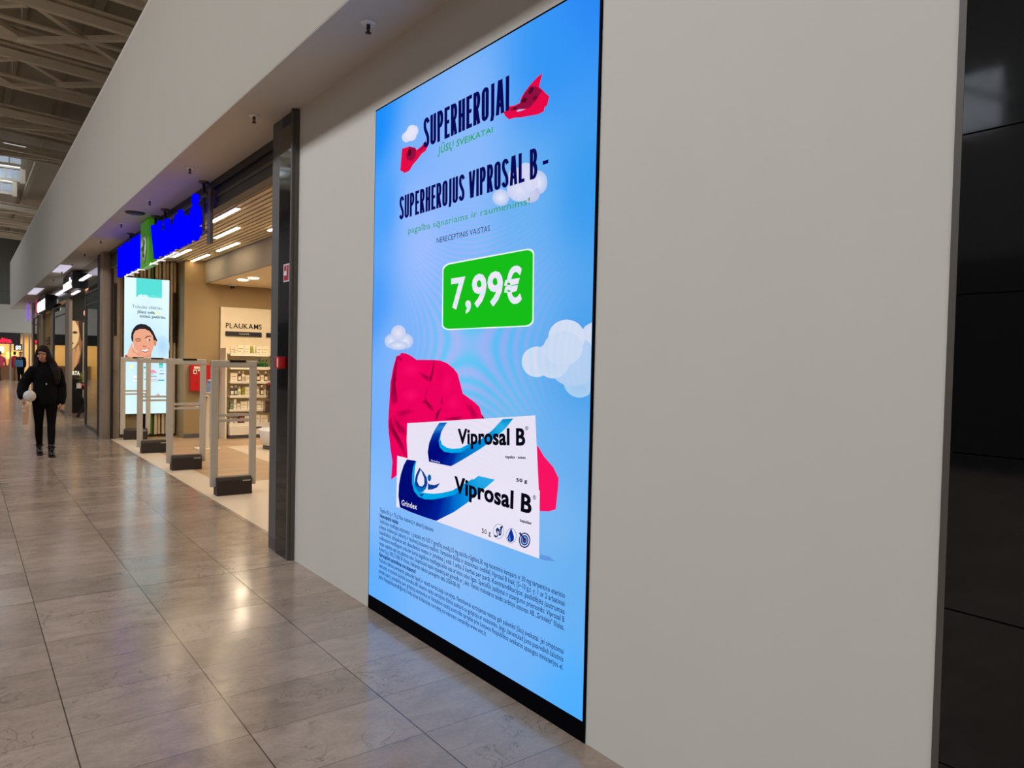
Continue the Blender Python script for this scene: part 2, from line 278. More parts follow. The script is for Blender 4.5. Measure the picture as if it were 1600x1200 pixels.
['fan','cloud',[2.021,1.663],[[2.104,1.663],[2.103,1.646],[2.097,1.63],[2.088,1.616],[2.075,1.604],[2.06,1.595],[2.042,1.589],[2.023,1.587],[2.004,1.589],[1.986,1.594],[1.969,1.604],[1.954,1.616],[1.943,1.631],[1.936,1.647],[1.933,1.665],[1.935,1.682],[1.941,1.698],[1.951,1.713],[1.964,1.725],[1.981,1.733],[1.999,1.739],[2.018,1.74],[2.037,1.737],[2.055,1.731],[2.071,1.722],[2.085,1.71],[2.095,1.695],[2.102,1.679]],[205,220,242],[200,218,242]],
['fan','cloud',[1.899,1.579],[[2.054,1.581],[2.051,1.558],[2.04,1.537],[2.023,1.517],[2.0,1.501],[1.971,1.488],[1.938,1.479],[1.903,1.475],[1.866,1.476],[1.831,1.483],[1.799,1.494],[1.771,1.51],[1.75,1.53],[1.736,1.553],[1.731,1.577],[1.734,1.601],[1.746,1.624],[1.766,1.645],[1.793,1.661],[1.824,1.674],[1.859,1.681],[1.895,1.683],[1.931,1.68],[1.964,1.672],[1.994,1.659],[2.019,1.643],[2.037,1.624],[2.049,1.603]],[178,208,240],[172,206,241]],
['fan','cloud',[1.765,1.585],[[1.877,1.586],[1.875,1.569],[1.868,1.552],[1.855,1.537],[1.838,1.524],[1.817,1.514],[1.794,1.508],[1.768,1.505],[1.742,1.506],[1.717,1.512],[1.695,1.521],[1.675,1.533],[1.66,1.548],[1.651,1.566],[1.647,1.584],[1.649,1.602],[1.658,1.619],[1.672,1.635],[1.69,1.648],[1.712,1.657],[1.737,1.663],[1.763,1.665],[1.788,1.662],[1.812,1.656],[1.834,1.647],[1.852,1.634],[1.865,1.619],[1.874,1.603]],[188,214,241],[196,217,242]],
['fan','cloud',[1.852,1.684],[[1.966,1.682],[1.964,1.666],[1.957,1.65],[1.944,1.637],[1.926,1.625],[1.905,1.617],[1.88,1.611],[1.854,1.609],[1.828,1.611],[1.802,1.617],[1.779,1.626],[1.759,1.638],[1.743,1.652],[1.734,1.668],[1.73,1.686],[1.732,1.703],[1.741,1.719],[1.755,1.733],[1.775,1.744],[1.797,1.752],[1.823,1.757],[1.849,1.758],[1.875,1.755],[1.9,1.749],[1.922,1.74],[1.94,1.727],[1.954,1.713],[1.963,1.698]],[205,222,243],[205,220,243]],
['fan','cloud',[1.831,1.637],[[1.955,1.636],[1.953,1.62],[1.944,1.605],[1.93,1.592],[1.911,1.58],[1.888,1.571],[1.862,1.566],[1.834,1.564],[1.805,1.565],[1.777,1.57],[1.752,1.579],[1.73,1.59],[1.714,1.604],[1.703,1.62],[1.699,1.637],[1.702,1.654],[1.712,1.67],[1.727,1.684],[1.748,1.695],[1.773,1.703],[1.8,1.708],[1.829,1.71],[1.857,1.707],[1.884,1.701],[1.907,1.692],[1.927,1.68],[1.942,1.667],[1.952,1.652]],[198,218,242],[197,217,242]],
['poly','small_cape',[[1.403,2.776],[1.443,2.768],[1.487,2.768],[1.498,2.791],[1.521,2.808],[1.558,2.828],[1.595,2.843],[1.621,2.851],[1.648,2.856],[1.633,2.832],[1.604,2.822],[1.619,2.808],[1.657,2.777],[1.672,2.761],[1.699,2.74],[1.684,2.726],[1.687,2.705],[1.667,2.699],[1.664,2.684],[1.623,2.681],[1.578,2.688],[1.501,2.699],[1.453,2.71],[1.405,2.714],[1.375,2.737],[1.358,2.759],[1.378,2.761],[1.403,2.754]],[225,10,70]],
['poly','small_cape',[[1.491,2.767],[1.521,2.804],[1.562,2.822],[1.604,2.81],[1.649,2.779],[1.62,2.767],[1.606,2.747],[1.562,2.727],[1.523,2.732],[1.452,2.746],[1.42,2.748],[1.411,2.762],[1.452,2.761]],[145,15,65]],
['poly','small_cape',[[1.548,2.803],[1.563,2.815],[1.585,2.816],[1.589,2.801],[1.571,2.787],[1.556,2.787]],[85,8,38]],
['poly','small_cape',[[1.495,2.778],[1.522,2.785],[1.545,2.771],[1.53,2.759],[1.503,2.764]],[85,8,38]],
['poly','small_cape',[[1.576,2.765],[1.605,2.771],[1.621,2.757],[1.595,2.75]],[110,10,50]],
['poly','small_cape',[[1.44,2.762],[1.464,2.758],[1.456,2.745],[1.436,2.748]],[85,8,38]],
['poly','sky_gap',[[1.462,2.738],[1.48,2.741],[1.531,2.729],[1.502,2.729],[1.473,2.732]],[170,190,245]],
['poly','small_cape',[[0.652,2.786],[0.63,2.782],[0.607,2.782],[0.584,2.772],[0.549,2.766],[0.526,2.763],[0.511,2.783],[0.495,2.783],[0.446,2.803],[0.415,2.804],[0.355,2.809],[0.363,2.798],[0.404,2.78],[0.38,2.758],[0.362,2.726],[0.338,2.685],[0.37,2.673],[0.389,2.66],[0.451,2.663],[0.487,2.688],[0.54,2.707],[0.586,2.729],[0.631,2.736],[0.667,2.768],[0.671,2.779]],[225,10,70]],
['poly','small_cape',[[0.446,2.8],[0.507,2.781],[0.526,2.762],[0.515,2.729],[0.48,2.713],[0.418,2.732],[0.405,2.759],[0.422,2.779]],[145,15,65]],
['poly','small_cape',[[0.435,2.782],[0.459,2.786],[0.472,2.762],[0.454,2.742],[0.423,2.755]],[85,8,38]],
['poly','small_cape',[[0.59,2.768],[0.636,2.775],[0.642,2.765],[0.573,2.749],[0.55,2.751]],[145,15,65]],
['cond','headline','SUPERHEROJAI',[[0.608,2.753],[1.403,2.757],[0.602,2.919],[1.399,2.921]],[8,10,88],1],
['text','subline','JŪSŲ SVEIKATAI',[[0.764,2.688],[1.275,2.686],[0.767,2.73],[1.274,2.712]],[30,165,70],0],
['cond','headline','SUPERHEROJUS VIPROSAL B -',[[0.339,2.396],[1.706,2.399],[0.337,2.531],[1.701,2.536]],[8,10,88],1],
['text','subline','pagalba sąnariams ir raumenims!',[[0.448,2.302],[1.579,2.29],[0.447,2.339],[1.578,2.322]],[50,160,100],-1],
['text','caption','NERECEPTINIS VAISTAS',[[0.769,2.209],[1.268,2.21],[0.768,2.239],[1.267,2.238]],[25,35,90],-1],
['poly','price_card',[[0.833,2.061],[0.835,2.069],[0.842,2.075],[0.854,2.081],[0.869,2.086],[0.887,2.089],[0.906,2.09],[1.565,2.09],[1.579,2.089],[1.592,2.086],[1.603,2.082],[1.611,2.076],[1.617,2.069],[1.619,2.062],[1.626,1.764],[1.624,1.756],[1.619,1.749],[1.611,1.744],[1.6,1.739],[1.587,1.736],[1.573,1.735],[0.912,1.736],[0.893,1.737],[0.876,1.74],[0.86,1.744],[0.848,1.75],[0.84,1.757],[0.838,1.764]],[225,245,235]],
['poly','price_card',[[0.844,2.054],[0.847,2.061],[0.854,2.068],[0.865,2.074],[0.88,2.078],[0.897,2.081],[0.915,2.082],[1.557,2.084],[1.571,2.083],[1.583,2.08],[1.594,2.076],[1.603,2.07],[1.608,2.064],[1.61,2.057],[1.616,1.769],[1.615,1.762],[1.61,1.755],[1.601,1.749],[1.591,1.745],[1.578,1.742],[1.564,1.741],[0.921,1.742],[0.903,1.743],[0.886,1.746],[0.871,1.75],[0.859,1.756],[0.852,1.763],[0.849,1.77]],[22,190,25]],
['text','price','7,99',[[0.932,1.85],[1.386,1.85],[0.926,2.005],[1.38,2.007]],[228,232,250],2],
['text','price','€',[[1.401,1.85],[1.533,1.851],[1.396,2.007],[1.527,2.008]],[228,232,250],2],
['poly','cape',[[1.664,1.202],[1.681,1.196],[1.72,1.159],[1.786,1.119],[1.822,1.076],[1.82,1.035],[1.808,0.939],[1.761,0.922],[1.707,0.914],[1.674,0.916]],[242,18,98]],
['poly','cape',[[0.388,1.615],[0.452,1.611],[0.508,1.598],[0.57,1.576],[0.66,1.567],[0.739,1.562],[0.767,1.577],[0.83,1.574],[0.898,1.561],[0.965,1.534],[1.004,1.507],[1.021,1.452],[1.058,1.405],[1.121,1.374],[1.17,1.367],[1.212,1.346],[1.231,1.308],[1.272,1.285],[1.272,1.265],[0.522,1.205],[0.529,1.006],[0.369,0.988],[0.364,0.892],[0.29,0.856],[0.325,0.911],[0.334,0.956],[0.303,0.964],[0.275,1.041],[0.249,1.135],[0.24,1.199],[0.273,1.241],[0.26,1.313],[0.271,1.377],[0.261,1.433],[0.291,1.522],[0.331,1.597],[0.372,1.601]],[232,2,92]],
['fan','cape',[0.51,1.518],[[0.647,1.521],[0.644,1.509],[0.634,1.498],[0.619,1.487],[0.598,1.478],[0.572,1.471],[0.543,1.467],[0.512,1.464],[0.481,1.465],[0.451,1.468],[0.423,1.474],[0.4,1.482],[0.382,1.492],[0.371,1.503],[0.367,1.515],[0.37,1.527],[0.38,1.539],[0.397,1.55],[0.42,1.559],[0.447,1.565],[0.477,1.57],[0.509,1.571],[0.54,1.57],[0.569,1.567],[0.595,1.561],[0.617,1.553],[0.633,1.543],[0.643,1.532]],[245,10,104],[232,2,92]],
['fan','cape',[0.516,1.373],[[0.622,1.378],[0.62,1.368],[0.613,1.358],[0.6,1.349],[0.584,1.341],[0.564,1.334],[0.541,1.329],[0.517,1.327],[0.493,1.327],[0.47,1.329],[0.448,1.333],[0.43,1.34],[0.417,1.348],[0.408,1.357],[0.405,1.368],[0.407,1.378],[0.415,1.388],[0.428,1.398],[0.446,1.406],[0.467,1.412],[0.49,1.416],[0.514,1.419],[0.538,1.418],[0.561,1.416],[0.581,1.411],[0.598,1.405],[0.611,1.397],[0.619,1.388]],[246,12,106],[232,2,92]],
['fan','cape',[0.902,1.455],[[0.967,1.457],[0.966,1.443],[0.962,1.43],[0.955,1.417],[0.945,1.407],[0.932,1.399],[0.919,1.393],[0.904,1.391],[0.889,1.392],[0.875,1.396],[0.862,1.403],[0.851,1.413],[0.842,1.425],[0.836,1.438],[0.834,1.452],[0.835,1.467],[0.84,1.481],[0.848,1.493],[0.858,1.503],[0.871,1.511],[0.885,1.516],[0.899,1.518],[0.914,1.517],[0.928,1.513],[0.941,1.505],[0.952,1.496],[0.96,1.484],[0.965,1.471]],[240,8,100],[232,2,92]],
['fan','cape',[0.971,1.352],[[1.048,1.357],[1.046,1.346],[1.041,1.335],[1.032,1.326],[1.02,1.317],[1.006,1.311],[0.99,1.306],[0.973,1.304],[0.956,1.304],[0.939,1.306],[0.924,1.311],[0.911,1.318],[0.901,1.327],[0.895,1.337],[0.892,1.348],[0.894,1.359],[0.899,1.37],[0.909,1.38],[0.921,1.388],[0.936,1.395],[0.952,1.399],[0.969,1.401],[0.987,1.401],[1.003,1.398],[1.018,1.393],[1.03,1.386],[1.039,1.377],[1.045,1.367]],[242,10,102],[232,2,92]],
['fan','cape',[0.832,1.503],[[0.887,1.504],[0.886,1.491],[0.882,1.479],[0.876,1.468],[0.868,1.459],[0.858,1.452],[0.847,1.447],[0.834,1.445],[0.822,1.446],[0.81,1.45],[0.8,1.457],[0.79,1.466],[0.783,1.476],[0.779,1.488],[0.777,1.501],[0.778,1.514],[0.782,1.527],[0.788,1.538],[0.796,1.547],[0.807,1.554],[0.818,1.558],[0.83,1.56],[0.843,1.559],[0.854,1.555],[0.865,1.548],[0.874,1.539],[0.88,1.528],[0.885,1.516]],[222,0,88],[232,2,92]],
['fan','cape',[0.41,1.227],[[0.505,1.234],[0.503,1.227],[0.496,1.22],[0.485,1.214],[0.47,1.207],[0.452,1.202],[0.432,1.198],[0.411,1.196],[0.389,1.195],[0.368,1.196],[0.349,1.198],[0.333,1.202],[0.321,1.207],[0.313,1.213],[0.311,1.22],[0.313,1.227],[0.32,1.234],[0.332,1.241],[0.347,1.247],[0.366,1.252],[0.387,1.256],[0.409,1.258],[0.43,1.259],[0.45,1.258],[0.469,1.256],[0.484,1.252],[0.495,1.247],[0.502,1.241]],[214,0,84],[232,2,92]],
['fan','cape_fold',[0.683,1.479],[[0.587,1.513],[0.706,1.489],[0.736,1.471],[0.722,1.452],[0.663,1.469]],[140,0,56],[213,1,84]],
['fan','cape_fold',[0.743,1.508],[[0.76,1.574],[0.772,1.574],[0.762,1.515],[0.743,1.46],[0.722,1.454],[0.707,1.474],[0.732,1.486],[0.745,1.522]],[96,0,38],[194,1,77]],
['fan','cape_fold',[0.703,1.334],[[0.681,1.377],[0.694,1.352],[0.755,1.322],[0.777,1.294],[0.727,1.306],[0.683,1.333],[0.636,1.34],[0.67,1.354]],[96,0,38],[194,1,77]],
['fan','cape_fold',[0.687,1.393],[[0.691,1.418],[0.706,1.415],[0.684,1.373],[0.667,1.365]],[140,0,56],[213,1,84]],
['fan','cape_fold',[0.818,1.286],[[0.873,1.329],[0.833,1.298],[0.81,1.248],[0.783,1.246],[0.789,1.284],[0.819,1.308]],[96,0,38],[194,1,77]],
['fan','cape_fold',[0.855,1.357],[[0.85,1.389],[0.872,1.354],[0.859,1.332],[0.838,1.352]],[140,0,56],[213,1,84]],
['fan','cape_fold',[0.979,1.274],[[0.895,1.27],[0.999,1.285],[1.062,1.294],[1.038,1.268],[0.896,1.254]],[140,0,56],[213,1,84]],
['fan','cape_fold',[1.147,1.317],[[1.073,1.358],[1.146,1.356],[1.195,1.312],[1.202,1.28],[1.149,1.278],[1.117,1.32]],[164,0,65],[223,1,88]],
['fan','cape_fold',[0.319,1.443],[[0.356,1.59],[0.33,1.522],[0.339,1.459],[0.307,1.419],[0.316,1.355],[0.365,1.326],[0.299,1.305],[0.272,1.345],[0.278,1.433],[0.303,1.522],[0.339,1.593]],[96,0,38],[194,1,77]],
['fan','cape_fold',[0.352,1.12],[[0.273,1.237],[0.298,1.187],[0.372,1.134],[0.439,1.074],[0.478,1.012],[0.425,1.037],[0.349,1.096],[0.28,1.138],[0.244,1.175]],[96,0,38],[194,1,77]],
['fan','cape_fold',[0.388,1.182],[[0.301,1.251],[0.361,1.216],[0.463,1.169],[0.493,1.129],[0.388,1.143],[0.315,1.188]],[140,0,56],[213,1,84]],
['fan','cape_fold',[0.437,1.265],[[0.326,1.269],[0.487,1.295],[0.565,1.284],[0.441,1.245],[0.36,1.231]],[164,0,64],[223,1,88]],
['fan','cape_fold',[0.377,1.58],[[0.355,1.601],[0.413,1.578],[0.389,1.562],[0.348,1.578]],[140,0,56],[213,1,84]],
['fan','cape_fold',[1.246,1.294],[[1.228,1.314],[1.272,1.285],[1.237,1.283]],[96,0,38],[194,1,77]],
['poly','tube',[[0.479,1.209],[1.654,1.336],[1.684,1.009],[1.694,0.976],[0.492,1.008],[0.476,1.11]],[226,226,244]],
['strip','swoosh',[[[0.834,1.239],[0.912,1.247],[10,90,190]],[[0.793,1.204],[0.877,1.216],[35,130,210]],[[0.761,1.166],[0.85,1.184],[0,60,170]],[[0.729,1.118],[0.84,1.149],[0,20,135]],[[0.716,1.067],[0.853,1.121],[0,10,125]],[[0.732,1.017],[0.89,1.106],[0,8,120]],[[0.847,1.018],[0.962,1.104],[0,18,135]],[[0.956,1.02],[0.997,1.107],[0,40,155]],[[0.988,1.032],[1.032,1.109],[0,80,180]],[[1.107,1.085],[1.105,1.138],[0,115,200]],[[1.22,1.137],[1.219,1.182],[0,135,215]],[[1.328,1.192],[1.326,1.242],[10,150,215]],[[1.43,1.257],[1.378,1.28],[40,175,228]],[[1.493,1.311],[1.408,1.301],[0,140,210]]]],
['strip','swoosh',[[[0.85,1.184],[0.852,1.184],[0,160,225]],[[0.828,1.143],[0.846,1.152],[0,160,225]],[[0.842,1.108],[0.865,1.125],[0,165,228]],[[0.886,1.089],[0.914,1.113],[0,170,230]],[[0.963,1.09],[0.971,1.113],[0,170,230]],[[1.05,1.103],[1.049,1.125],[0,165,228]],[[1.134,1.141],[1.122,1.154],[0,150,220]],[[1.219,1.182],[1.216,1.183],[0,140,215]]]],
['text','tube_maker','Grindex',[[0.752,1.022],[0.85,1.023],[0.751,1.032],[0.849,1.033]],[200,210,240],0],
['text','product_name','Viprosal B',[[1.021,1.147],[1.585,1.195],[1.018,1.221],[1.582,1.272]],[8,8,22],1],
['text','product_name','®',[[1.582,1.264],[1.607,1.266],[1.582,1.281],[1.606,1.283]],[60,60,80],0],
['text','product_note','tepalas · мазь',[[1.435,1.119],[1.595,1.133],[1.434,1.133],[1.595,1.144]],[25,25,50],1],
['text','product_note','50 g',[[1.525,1.02],[1.607,1.026],[1.525,1.036],[1.606,1.042]],[15,15,30],1],
['poly','box_shadow',[[1.707,0.701],[1.712,0.722],[1.779,0.725],[1.813,0.714],[1.753,0.703]],[95,150,225]],
['poly','box_front',[[0.365,1.008],[1.698,1.005],[1.704,0.701],[0.363,0.705]],[228,228,245]],
['strip','swoosh',[[[0.482,1.0],[0.587,1.004],[0,22,125]],[[0.445,0.96],[0.567,0.975],[0,15,120]],[[0.414,0.906],[0.553,0.924],[0,12,118]],[[0.392,0.838],[0.55,0.872],[0,10,115]],[[0.388,0.773],[0.578,0.829],[0,10,115]],[[0.41,0.708],[0.63,0.807],[0,10,115]],[[0.54,0.704],[0.701,0.805],[0,12,120]],[[0.684,0.703],[0.778,0.815],[0,18,128]],[[0.82,0.705],[0.872,0.838],[0,30,150]],[[0.939,0.759],[0.962,0.864],[0,75,180]],[[0.997,0.785],[0.993,0.875],[0,105,203]],[[1.115,0.851],[1.112,0.946],[10,140,220]],[[1.228,0.921],[1.178,0.983],[20,160,226]],[[1.356,1.005],[1.214,1.004],[40,170,232]]]],
['strip','swoosh',[[[0.585,1.003],[0.594,1.004],[0,160,225]],[[0.557,0.966],[0.581,0.969],[0,165,226]],[[0.548,0.924],[0.576,0.938],[0,165,226]],[[0.548,0.872],[0.574,0.886],[0,165,228]],[[0.573,0.829],[0.6,0.848],[0,165,228]],[[0.625,0.806],[0.654,0.836],[0,168,230]],[[0.696,0.803],[0.719,0.84],[0,168,230]],[[0.778,0.815],[0.787,0.848],[0,168,230]],[[0.872,0.838],[0.871,0.865],[0,165,228]],[[0.988,0.871],[0.979,0.895],[0,160,226]],[[1.006,0.878],[1.005,0.908],[0,155,224]],[[1.101,0.934],[1.1,0.953],[10,155,224]],[[1.169,0.977],[1.163,0.982],[20,160,226]]]],
['poly','logo',[[0.629,0.971],[0.59,0.924],[0.578,0.886],[0.587,0.854],[0.624,0.834],[0.671,0.839],[0.706,0.864],[0.721,0.897],[0.712,0.926],[0.677,0.951]],[10,60,150]],
['poly','logo',[[0.587,0.862],[0.608,0.86],[0.659,0.857],[0.708,0.877],[0.703,0.861],[0.671,0.84],[0.627,0.834],[0.598,0.845]],[0,115,195]],
['poly','logo',[[0.643,0.961],[0.614,0.92],[0.607,0.89],[0.63,0.869],[0.663,0.869],[0.686,0.887],[0.685,0.917],[0.662,0.944]],[226,228,245]],
['fan','logo',[0.74,0.928],[[0.76,0.931],[0.759,0.927],[0.758,0.923],[0.756,0.919],[0.753,0.915],[0.749,0.913],[0.745,0.911],[0.741,0.91],[0.737,0.909],[0.733,0.91],[0.729,0.912],[0.726,0.915],[0.723,0.918],[0.722,0.922],[0.721,0.926],[0.721,0.93],[0.723,0.934],[0.725,0.938],[0.728,0.942],[0.731,0.944],[0.735,0.946],[0.74,0.947],[0.744,0.948],[0.748,0.947],[0.752,0.945],[0.755,0.942],[0.758,0.939],[0.759,0.935]],[0,95,165],[0,95,165]],
['poly','logo',[[0.727,0.898],[0.747,0.893],[0.795,0.896],[0.852,0.916],[0.825,0.889],[0.776,0.87],[0.726,0.861]],[10,60,150]],
['poly','logo',[[0.631,0.823],[0.685,0.831],[0.66,0.81]],[0,60,150]],
['text','box_maker','Grindex',[[0.429,0.726],[0.61,0.73],[0.428,0.758],[0.609,0.762]],[232,236,250],0],
['text','product_name','Viprosal B',[[0.999,0.891],[1.642,0.891],[0.996,0.973],[1.644,0.973]],[8,8,22],1],
['text','product_name','®',[[1.65,0.958],[1.674,0.958],[1.65,0.977],[1.673,0.978]],[60,60,80],0],
['text','product_note','tepalas',[[1.559,0.84],[1.644,0.842],[1.559,0.854],[1.644,0.855]],[20,20,45],1],
['text','product_note','50 g',[[1.255,0.727],[1.332,0.728],[1.254,0.75],[1.331,0.751]],[20,20,45],0],
['fan','icon',[1.396,0.762],[[1.439,0.771],[1.438,0.763],[1.436,0.755],[1.431,0.747],[1.424,0.74],[1.416,0.734],[1.407,0.73],[1.397,0.727],[1.388,0.726],[1.378,0.727],[1.37,0.729],[1.363,0.733],[1.357,0.739],[1.354,0.746],[1.352,0.754],[1.353,0.762],[1.356,0.77],[1.361,0.778],[1.368,0.785],[1.376,0.791],[1.385,0.795],[1.395,0.798],[1.405,0.799],[1.414,0.798],[1.422,0.795],[1.429,0.791],[1.434,0.785],[1.438,0.779]],[90,110,160],[90,110,160]],
['fan','icon',[1.396,0.762],[[1.436,0.77],[1.435,0.763],[1.433,0.755],[1.428,0.748],[1.422,0.742],[1.415,0.736],[1.406,0.732],[1.397,0.729],[1.388,0.728],[1.38,0.729],[1.372,0.731],[1.365,0.735],[1.36,0.741],[1.357,0.747],[1.355,0.754],[1.356,0.762],[1.359,0.77],[1.364,0.777],[1.37,0.783],[1.377,0.789],[1.386,0.793],[1.395,0.796],[1.404,0.796],[1.413,0.796],[1.42,0.793],[1.427,0.789],[1.432,0.784],[1.435,0.777]],[228,230,246],[228,230,246]],
['strip','icon',[[[1.357,0.733],[1.365,0.741],[10,40,110]],[[1.371,0.727],[1.378,0.735],[10,40,110]],[[1.392,0.737],[1.386,0.745],[10,40,110]],[[1.386,0.76],[1.375,0.758],[10,40,110]],[[1.377,0.774],[1.373,0.765],[10,40,110]]]],
['strip','icon',[[[1.373,0.765],[1.385,0.779],[10,40,110]],[[1.396,0.762],[1.406,0.771],[10,40,110]],[[1.397,0.741],[1.407,0.743],[10,40,110]],[[1.412,0.756],[1.419,0.752],[10,40,110]],[[1.408,0.774],[1.421,0.777],[10,40,110]],[[1.408,0.786],[1.426,0.784],[10,40,110]],[[1.428,0.796],[1.43,0.795],[10,40,110]]]],
['fan','icon ',[1.496,0.761],[[1.537,0.769],[1.537,0.762],[1.534,0.754],[1.529,0.746],[1.523,0.739],[1.515,0.734],[1.507,0.729],[1.497,0.726],[1.488,0.725],[1.479,0.726],[1.471,0.729],[1.464,0.733],[1.459,0.738],[1.455,0.745],[1.454,0.753],[1.455,0.761],[1.458,0.769],[1.463,0.776],[1.469,0.783],[1.477,0.789],[1.486,0.793],[1.495,0.796],[1.504,0.797],[1.513,0.796],[1.521,0.793],[1.528,0.789],[1.533,0.784],[1.536,0.777]],[90,110,160],[90,110,160]],
['fan','icon ',[1.496,0.761],[[1.534,0.769],[1.534,0.762],[1.531,0.754],[1.527,0.747],[1.521,0.741],[1.514,0.736],[1.506,0.731],[1.497,0.729],[1.489,0.728],[1.48,0.729],[1.473,0.731],[1.466,0.735],[1.462,0.74],[1.458,0.746],[1.457,0.753],[1.458,0.761],[1.461,0.768],[1.465,0.775],[1.471,0.782],[1.478,0.787],[1.486,0.791],[1.495,0.793],[1.504,0.794],[1.512,0.794],[1.519,0.791],[1.525,0.787],[1.53,0.782],[1.533,0.776]],[228,230,246],[228,230,246]],
['poly','icon ',[[1.495,0.797],[1.478,0.77],[1.466,0.746],[1.474,0.732],[1.497,0.731],[1.517,0.744],[1.518,0.763],[1.507,0.781]],[10,50,150]],
['poly','icon ',[[1.486,0.765],[1.474,0.746],[1.481,0.737],[1.494,0.738]],[70,130,220]],
['fan','icon',[1.598,0.761],[[1.64,0.77],[1.639,0.762],[1.637,0.754],[1.632,0.746],[1.626,0.739],[1.618,0.734],[1.609,0.729],[1.6,0.726],[1.59,0.725],[1.581,0.726],[1.573,0.728],[1.566,0.732],[1.56,0.738],[1.557,0.745],[1.555,0.752],[1.556,0.76],[1.559,0.769],[1.564,0.776],[1.571,0.783],[1.579,0.789],[1.588,0.794],[1.597,0.796],[1.606,0.797],[1.615,0.796],[1.624,0.794],[1.63,0.79],[1.636,0.784],[1.639,0.777]],[15,35,110],[15,35,110]],
['fan','icon',[1.598,0.761],[[1.633,0.768],[1.632,0.762],[1.63,0.755],[1.626,0.749],[1.621,0.743],[1.614,0.739],[1.607,0.735],[1.599,0.732],[1.592,0.732],[1.584,0.732],[1.577,0.734],[1.572,0.738],[1.567,0.742],[1.564,0.748],[1.563,0.754],[1.564,0.761],[1.566,0.767],[1.57,0.774],[1.576,0.779],[1.582,0.784],[1.59,0.788],[1.597,0.79],[1.605,0.791],[1.612,0.79],[1.619,0.788],[1.625,0.785],[1.629,0.78],[1.632,0.775]],[228,230,246],[228,230,246]],
['fan','icon',[1.598,0.761],[[1.627,0.767],[1.626,0.762],[1.624,0.756],[1.621,0.751],[1.617,0.746],[1.612,0.742],[1.605,0.739],[1.599,0.737],[1.593,0.737],[1.586,0.737],[1.581,0.739],[1.576,0.742],[1.572,0.745],[1.57,0.75],[1.569,0.755],[1.57,0.761],[1.572,0.766],[1.575,0.771],[1.58,0.776],[1.585,0.78],[1.591,0.783],[1.597,0.785],[1.604,0.786],[1.61,0.785],[1.616,0.783],[1.62,0.781],[1.624,0.777],[1.626,0.772]],[15,50,130],[15,50,130]],
['fan','icon',[1.598,0.761],[[1.619,0.766],[1.619,0.762],[1.618,0.758],[1.615,0.754],[1.612,0.75],[1.608,0.747],[1.604,0.745],[1.599,0.744],[1.594,0.743],[1.59,0.743],[1.585,0.745],[1.582,0.747],[1.579,0.75],[1.578,0.753],[1.577,0.757],[1.577,0.761],[1.579,0.765],[1.581,0.769],[1.585,0.772],[1.588,0.775],[1.593,0.777],[1.598,0.779],[1.602,0.779],[1.607,0.779],[1.611,0.778],[1.614,0.776],[1.617,0.773],[1.619,0.769]],[120,180,225],[120,180,225]],
['fan','icon',[1.598,0.761],[[1.613,0.764],[1.612,0.761],[1.611,0.759],[1.61,0.756],[1.608,0.754],[1.605,0.752],[1.602,0.75],[1.599,0.749],[1.595,0.749],[1.592,0.749],[1.59,0.75],[1.587,0.751],[1.585,0.753],[1.584,0.756],[1.584,0.758],[1.584,0.761],[1.585,0.764],[1.587,0.766],[1.589,0.769],[1.592,0.771],[1.595,0.772],[1.598,0.773],[1.601,0.773],[1.604,0.773],[1.607,0.772],[1.609,0.771],[1.611,0.769],[1.612,0.767]],[15,50,130],[15,50,130]],
['fan','icon',[1.598,0.761],[[1.607,0.763],[1.607,0.761],[1.606,0.76],[1.605,0.758],[1.604,0.757],[1.602,0.756],[1.6,0.755],[1.599,0.754],[1.597,0.754],[1.595,0.754],[1.593,0.755],[1.592,0.755],[1.591,0.757],[1.59,0.758],[1.59,0.759],[1.59,0.761],[1.59,0.763],[1.591,0.764],[1.593,0.766],[1.594,0.767],[1.596,0.768],[1.598,0.768],[1.6,0.768],[1.602,0.768],[1.603,0.768],[1.605,0.767],[1.606,0.766],[1.606,0.764]],[150,40,80],[150,40,80]],
['strip','icon',[[[1.554,0.785],[1.568,0.792],[15,35,110]],[[1.597,0.76],[1.603,0.766],[15,35,110]]]],
['text','fine_print','Tepalas 50 g ir 75 g. Nuo raumenų ir sąnarių skausmo',[[0.157,0.6402],[0.796,0.6402],[0.157,0.6649],[0.796,0.6649]],[18,50,110],0],
['text','fine_print','Nereceptinis vaistas',[[0.157,0.6059],[0.393,0.6059],[0.157,0.6306],[0.393,0.6306]],[18,50,110],1],
['text','fine_print','Veikliosios medžiagos,stiprumas: 1 g tepalo yra 0,05 V gyvačių nuodų,10 mg salicilo rūgšties,30 mg raceminio kamparo ir 30 mg terpentino eterinio',[[0.157,0.5717],[1.885,0.5717],[0.157,0.5963],[1.885,0.5963]],[18,50,110],0],
['text','fine_print','aliejaus. Indikacijos: sąnarių ir raumenų skausmui malšinti. Vartojimo būdas ir dozavimas: nedidelį Viprosal B kiekį (5–10 g,t. y. 1 ar 2 arbatiniai',[[0.157,0.5374],[1.885,0.5374],[0.157,0.5621],[1.885,0.5621]],[18,50,110],0],
['text','fine_print','šaukšteliai) užtepkite ant skaudamos vietos ir įtrinkite į odą 1 arba 2 kartus per parą. Kontraindikacijos: padidėjęs jautrumas',[[0.157,0.5031],[1.885,0.5031],[0.157,0.5278],[1.885,0.5278]],[18,50,110],0],
['text','fine_print','veikliosioms medžiagoms arba bet kuriai pagalbinei medžiagai,odos opa ar kitos odos ligos. Specialūs įspėjimai ir atsargumo priemonės: Viprosal B',[[0.157,0.4688],[1.885,0.4688],[0.157,0.4935],[1.885,0.4935]],[18,50,110],0],
